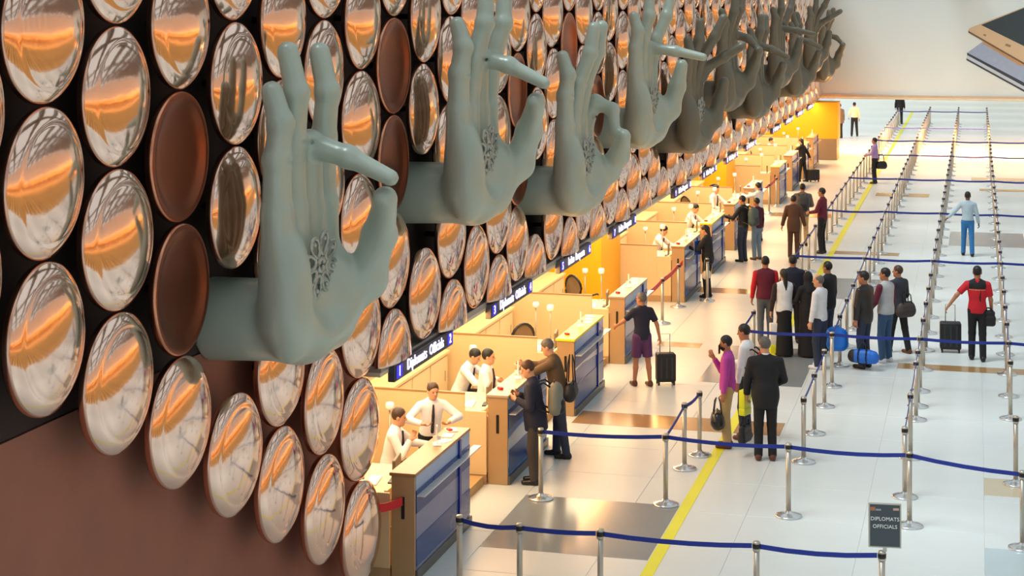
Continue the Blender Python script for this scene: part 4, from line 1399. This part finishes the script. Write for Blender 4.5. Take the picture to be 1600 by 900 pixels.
def suitcase(px, py, rz, label, w=0.38, d=0.24, hgt=0.55, m=None, pull=0.38):
    p = FA(px, py)
    t = thing('suitcase', label, 'suitcase', (p.x, p.y, 0.003), R(rz), 'suitcases')
    sh = obj('shell', rbox(w, d, hgt, 0.035), m or m_bagk, t, (0, 0, 0.06))
    for k in (-1, 0, 1):
        obj('rib', box_mesh(k * w * 0.28 - 0.02, k * w * 0.28 + 0.02, -d / 2 - 0.006, -d / 2 + 0.006, 0.06, hgt - 0.06, 0.004, 1), mat('charcoal_plastic', (40, 40, 44), 0.4), sh)
    for sx in (-1, 1):
        for sy in (-1, 1):
            obj('wheel', bm_mesh(lathe([(0, -0.015), (0.032, -0.015), (0.032, 0.015), (0, 0.015)], 12, 'X'), 'wheel', True), m_blackp, t, (sx * w * 0.4, sy * d * 0.36, 0.032))
    obj('pull_handle', tube_mesh([(-0.09, d * 0.3, hgt + 0.05), (-0.09, d * 0.3, hgt + pull), (0.09, d * 0.3, hgt + pull), (0.09, d * 0.3, hgt + 0.05)], 0.009, 6), m_steel, t)
    return t


suitcase(1040, 601, 20, 'dark cabin case beside the man in purple shorts', 0.34, 0.24, 0.50)
suitcase(1485, 550, 4, 'black four wheeled case pulled by the man in red', 0.40, 0.26, 0.52)
suitcase(1270, 284, 40, 'small black case behind the distant woman at the ninth counter', 0.44, 0.3, 0.40, pull=0.2)


def handbag(loc, rz, label, w, d, hgt, m, mh, cat='bag', name='hand_bag', hh=0.16):
    t = thing(name, label, cat, loc, rz)
    obj('body', soft([('cap', v3(-w / 2 + d / 2, 0, d / 2), v3(w / 2 - d / 2, 0, d / 2), d / 2, d / 2, 0.0), ('cap', v3(-w / 2 + d / 2, 0, hgt - d * 0.4), v3(w / 2 - d / 2, 0, hgt - d * 0.4), d * 0.4, d * 0.4, 0.0),
                      ('cap', v3(-w / 2 + d * 0.45, 0, hgt * 0.5), v3(w / 2 - d * 0.45, 0, hgt * 0.5), d * 0.48, d * 0.48, 0.05)], 0.013), m, t)
    for sy in (-1, 1):
        obj('handle', loop([(-w * 0.25, sy * d * 0.3, hgt * 0.85), (-w * 0.2, sy * d * 0.2, hgt + hh * 0.7), (0, sy * 0.02, hgt + hh), (w * 0.2, sy * d * 0.2, hgt + hh * 0.7), (w * 0.25, sy * d * 0.3, hgt * 0.85)], 0.011), mh, t)
    obj('zip', box_mesh(-w * 0.35, w * 0.35, -0.012, 0.012, hgt - 0.01, hgt + 0.008), mh, t)
    return t


def carried(px, py, foot, dz=0.0):   # point seen at the pixel, as far away as the feet at picture height foot
    p = floor_at(px, foot)
    zc = FPX * CAMH / foot
    p.z = CAMH - py * zc / FPX + dz
    return p


q = carried(1121, 670, 700)
handbag(q, R(100), 'shiny black travel bag held by the man in magenta', 0.42, 0.2, 0.27, mat('black_bag_leather', (26, 28, 32), 0.3), m_bagk, hh=0.2)
q = carried(892, 626, 716)
handbag(q, R(95), 'big black shoulder bag at the hip of the man in olive jacket', 0.44, 0.18, 0.28, m_bagk, m_bagk, hh=0.4)
q = carried(1349, 568, 578)
d = thing('sports_bag', 'bright blue sports bag with black end panels held above the floor', 'bag', q, R(-12))
d.scale = (0.82, 0.82, 0.82)
m_sb = mat('blue_sports_fabric', (22, 104, 206), 0.5)
obj('body', soft([('cap', v3(-0.15, 0, 0.13), v3(0.15, 0, 0.13), 0.13, 0.13, 0.0), ('cap', v3(-0.15, 0, 0.22), v3(0.15, 0, 0.22), 0.10, 0.10, 0.08), ('cut', v3(0.215, 0, 0), v3(1, 0, 0)), ('cut', v3(-0.215, 0, 0), v3(-1, 0, 0))], 0.013), m_sb, d)
for sd in (-1, 1):
    obj('end_panel', soft([('cap', v3(sd * 0.205, 0, 0.13), v3(sd * 0.235, 0, 0.13), 0.125, 0.12, 0.0), ('cap', v3(sd * 0.205, 0, 0.21), v3(sd * 0.23, 0, 0.21), 0.095, 0.09, 0.08)], 0.013), m_sb if sd > 0 else m_bagk, d)
    obj('band', tube_mesh([(sd * 0.09, 0.148 * math.cos(a), 0.165 + 0.17 * math.sin(a)) for a in [2 * math.pi * k / 16 for k in range(16)]], 0.016, 6, True), m_bagk, d)
    obj('handle', loop([(-0.09, sd * 0.10, 0.28), (-0.06, sd * 0.05, 0.42), (0, sd * 0.015, 0.48), (0.06, sd * 0.05, 0.42), (0.09, sd * 0.10, 0.28)], 0.012), m_bagk, d)
q = carried(1544, 510, 564)
d = handbag(q, R(5), 'black shoulder bag hanging at the side of the man in red', 0.28, 0.12, 0.30, m_bagk, m_bagk, hh=0.05)
obj('shoulder_strap', loop([(-0.12, 0, 0.28), (-0.16, -0.11, 0.55), (-0.12, -0.06, 0.77), (0.0, 0.02, 0.7)], 0.014), m_bagk, d)
q = carried(1415, 496, 552)
handbag(q, R(40), 'dark brown bag slung on the arm of the walking man', 0.42, 0.2, 0.30, mat('dark_brown_bag', (64, 54, 52), 0.6), m_bagk, hh=0.2)
q = carried(1377, 264, 287)
handbag(q, R(20), 'small black bag of the distant man in lavender', 0.42, 0.18, 0.28, m_bagk, m_bagk, hh=0.3)
q = carried(1104, 436, 467)
handbag(q, R(80), 'white handbag at the hip of the woman in black', 0.3, 0.14, 0.20, mat('white_bag_leather', (222, 210, 186), 0.4), m_bagg, hh=0.3)
# blue wrapped bundle and shopping bags
q = carried(1308, 549, 572)
t = thing('wrapped_bundle', 'round bright blue plastic bundle beside the white shirted man', 'bundle', q)
obj('wrap', soft([('cap', v3(-0.07, 0, 0.13), v3(0.08, 0, 0.14), 0.13, 0.13, 0.05), ('cap', v3(-0.08, 0, 0.33), v3(0.07, 0, 0.31), 0.125, 0.13, 0.09), ('cap', v3(0, 0, 0.40), v3(0, 0, 0.47), 0.06, 0.025, 0.05)], 0.014), mat('blue_plastic', (16, 120, 232), 0.3, 0, 0.12, 8, bump=0.6), t)
obj('knot', soft([('cap', v3(-0.03, 0, 0.44), v3(0.04, 0, 0.49), 0.02, 0.012, 0.01), ('cap', v3(0.02, 0, 0.44), v3(-0.05, 0, 0.48), 0.02, 0.01, 0.01)], 0.01), MATS['blue_plastic'], t)


def carrier(loc, rz, label, w, hgt, m, mb):
    t = thing('carrier_bag', label, 'bag', loc, rz)
    bm = bmesh.new()
    box(bm, -w / 2, w / 2, -0.05, 0.05, hgt * 0.28, hgt, 0.015, 2)
    obj('upper', bm_mesh(bm, 'u', True), m, t)
    obj('lower', rbox(w * 1.02, 0.11, hgt * 0.3, 0.02), mb, t)
    obj('handle', loop([(-w * 0.2, 0, hgt - 0.01), (-w * 0.15, 0, hgt + 0.12), (w * 0.15, 0, hgt + 0.12), (w * 0.2, 0, hgt - 0.01)], 0.006), m, t)
    return t


m_lime = mat('lime_plastic', (226, 226, 40), 0.4)
q = carried(1214, 552, 556)
carrier(q, R(20), 'white and yellow carrier bag hanging beside the women', 0.28, 0.58, m_paper, m_lime)
q = carried(1164, 648, 712)
carrier(q, R(70), 'lime yellow carrier bag at the left side of the man in black suit', 0.22, 0.38, m_lime, m_lime)
q = carried(1164, 692, 712)
handbag(q, R(75), 'black briefcase hanging beside the leg of the black suit', 0.36, 0.12, 0.28, m_bagk, m_bagk, 'briefcase', 'briefcase', 0.1)
# phone, folder
t = thing('mobile_phone', 'dark phone held before the mouth of the man in magenta', 'phone', carried(1124, 553, 700), R(80))
obj('case', box_mesh(-0.036, 0.036, -0.006, 0.006, 0, 0.14, 0.004, 1), m_blackp, t)
obj('screen', box_mesh(-0.032, 0.032, 0.006, 0.007, 0.008, 0.132), mat('phone_glass', (30, 34, 44), 0.1), t)
q = carried(1090, 398, 466)
t = thing('folder', 'blue folder in the hands of the woman in black', 'folder', q, R(60))
obj('cover', box_mesh(-0.13, 0.13, -0.012, -0.004, 0, 0.32, 0.003, 1), mat('blue_card', (24, 72, 150), 0.5), t)
obj('pages', box_mesh(-0.12, 0.12, -0.004, 0.006, 0.01, 0.31), m_paper, t)
print('objects', len(bpy.data.objects), 'tris', sum(len(m.polygons) * 2 for m in bpy.data.meshes))
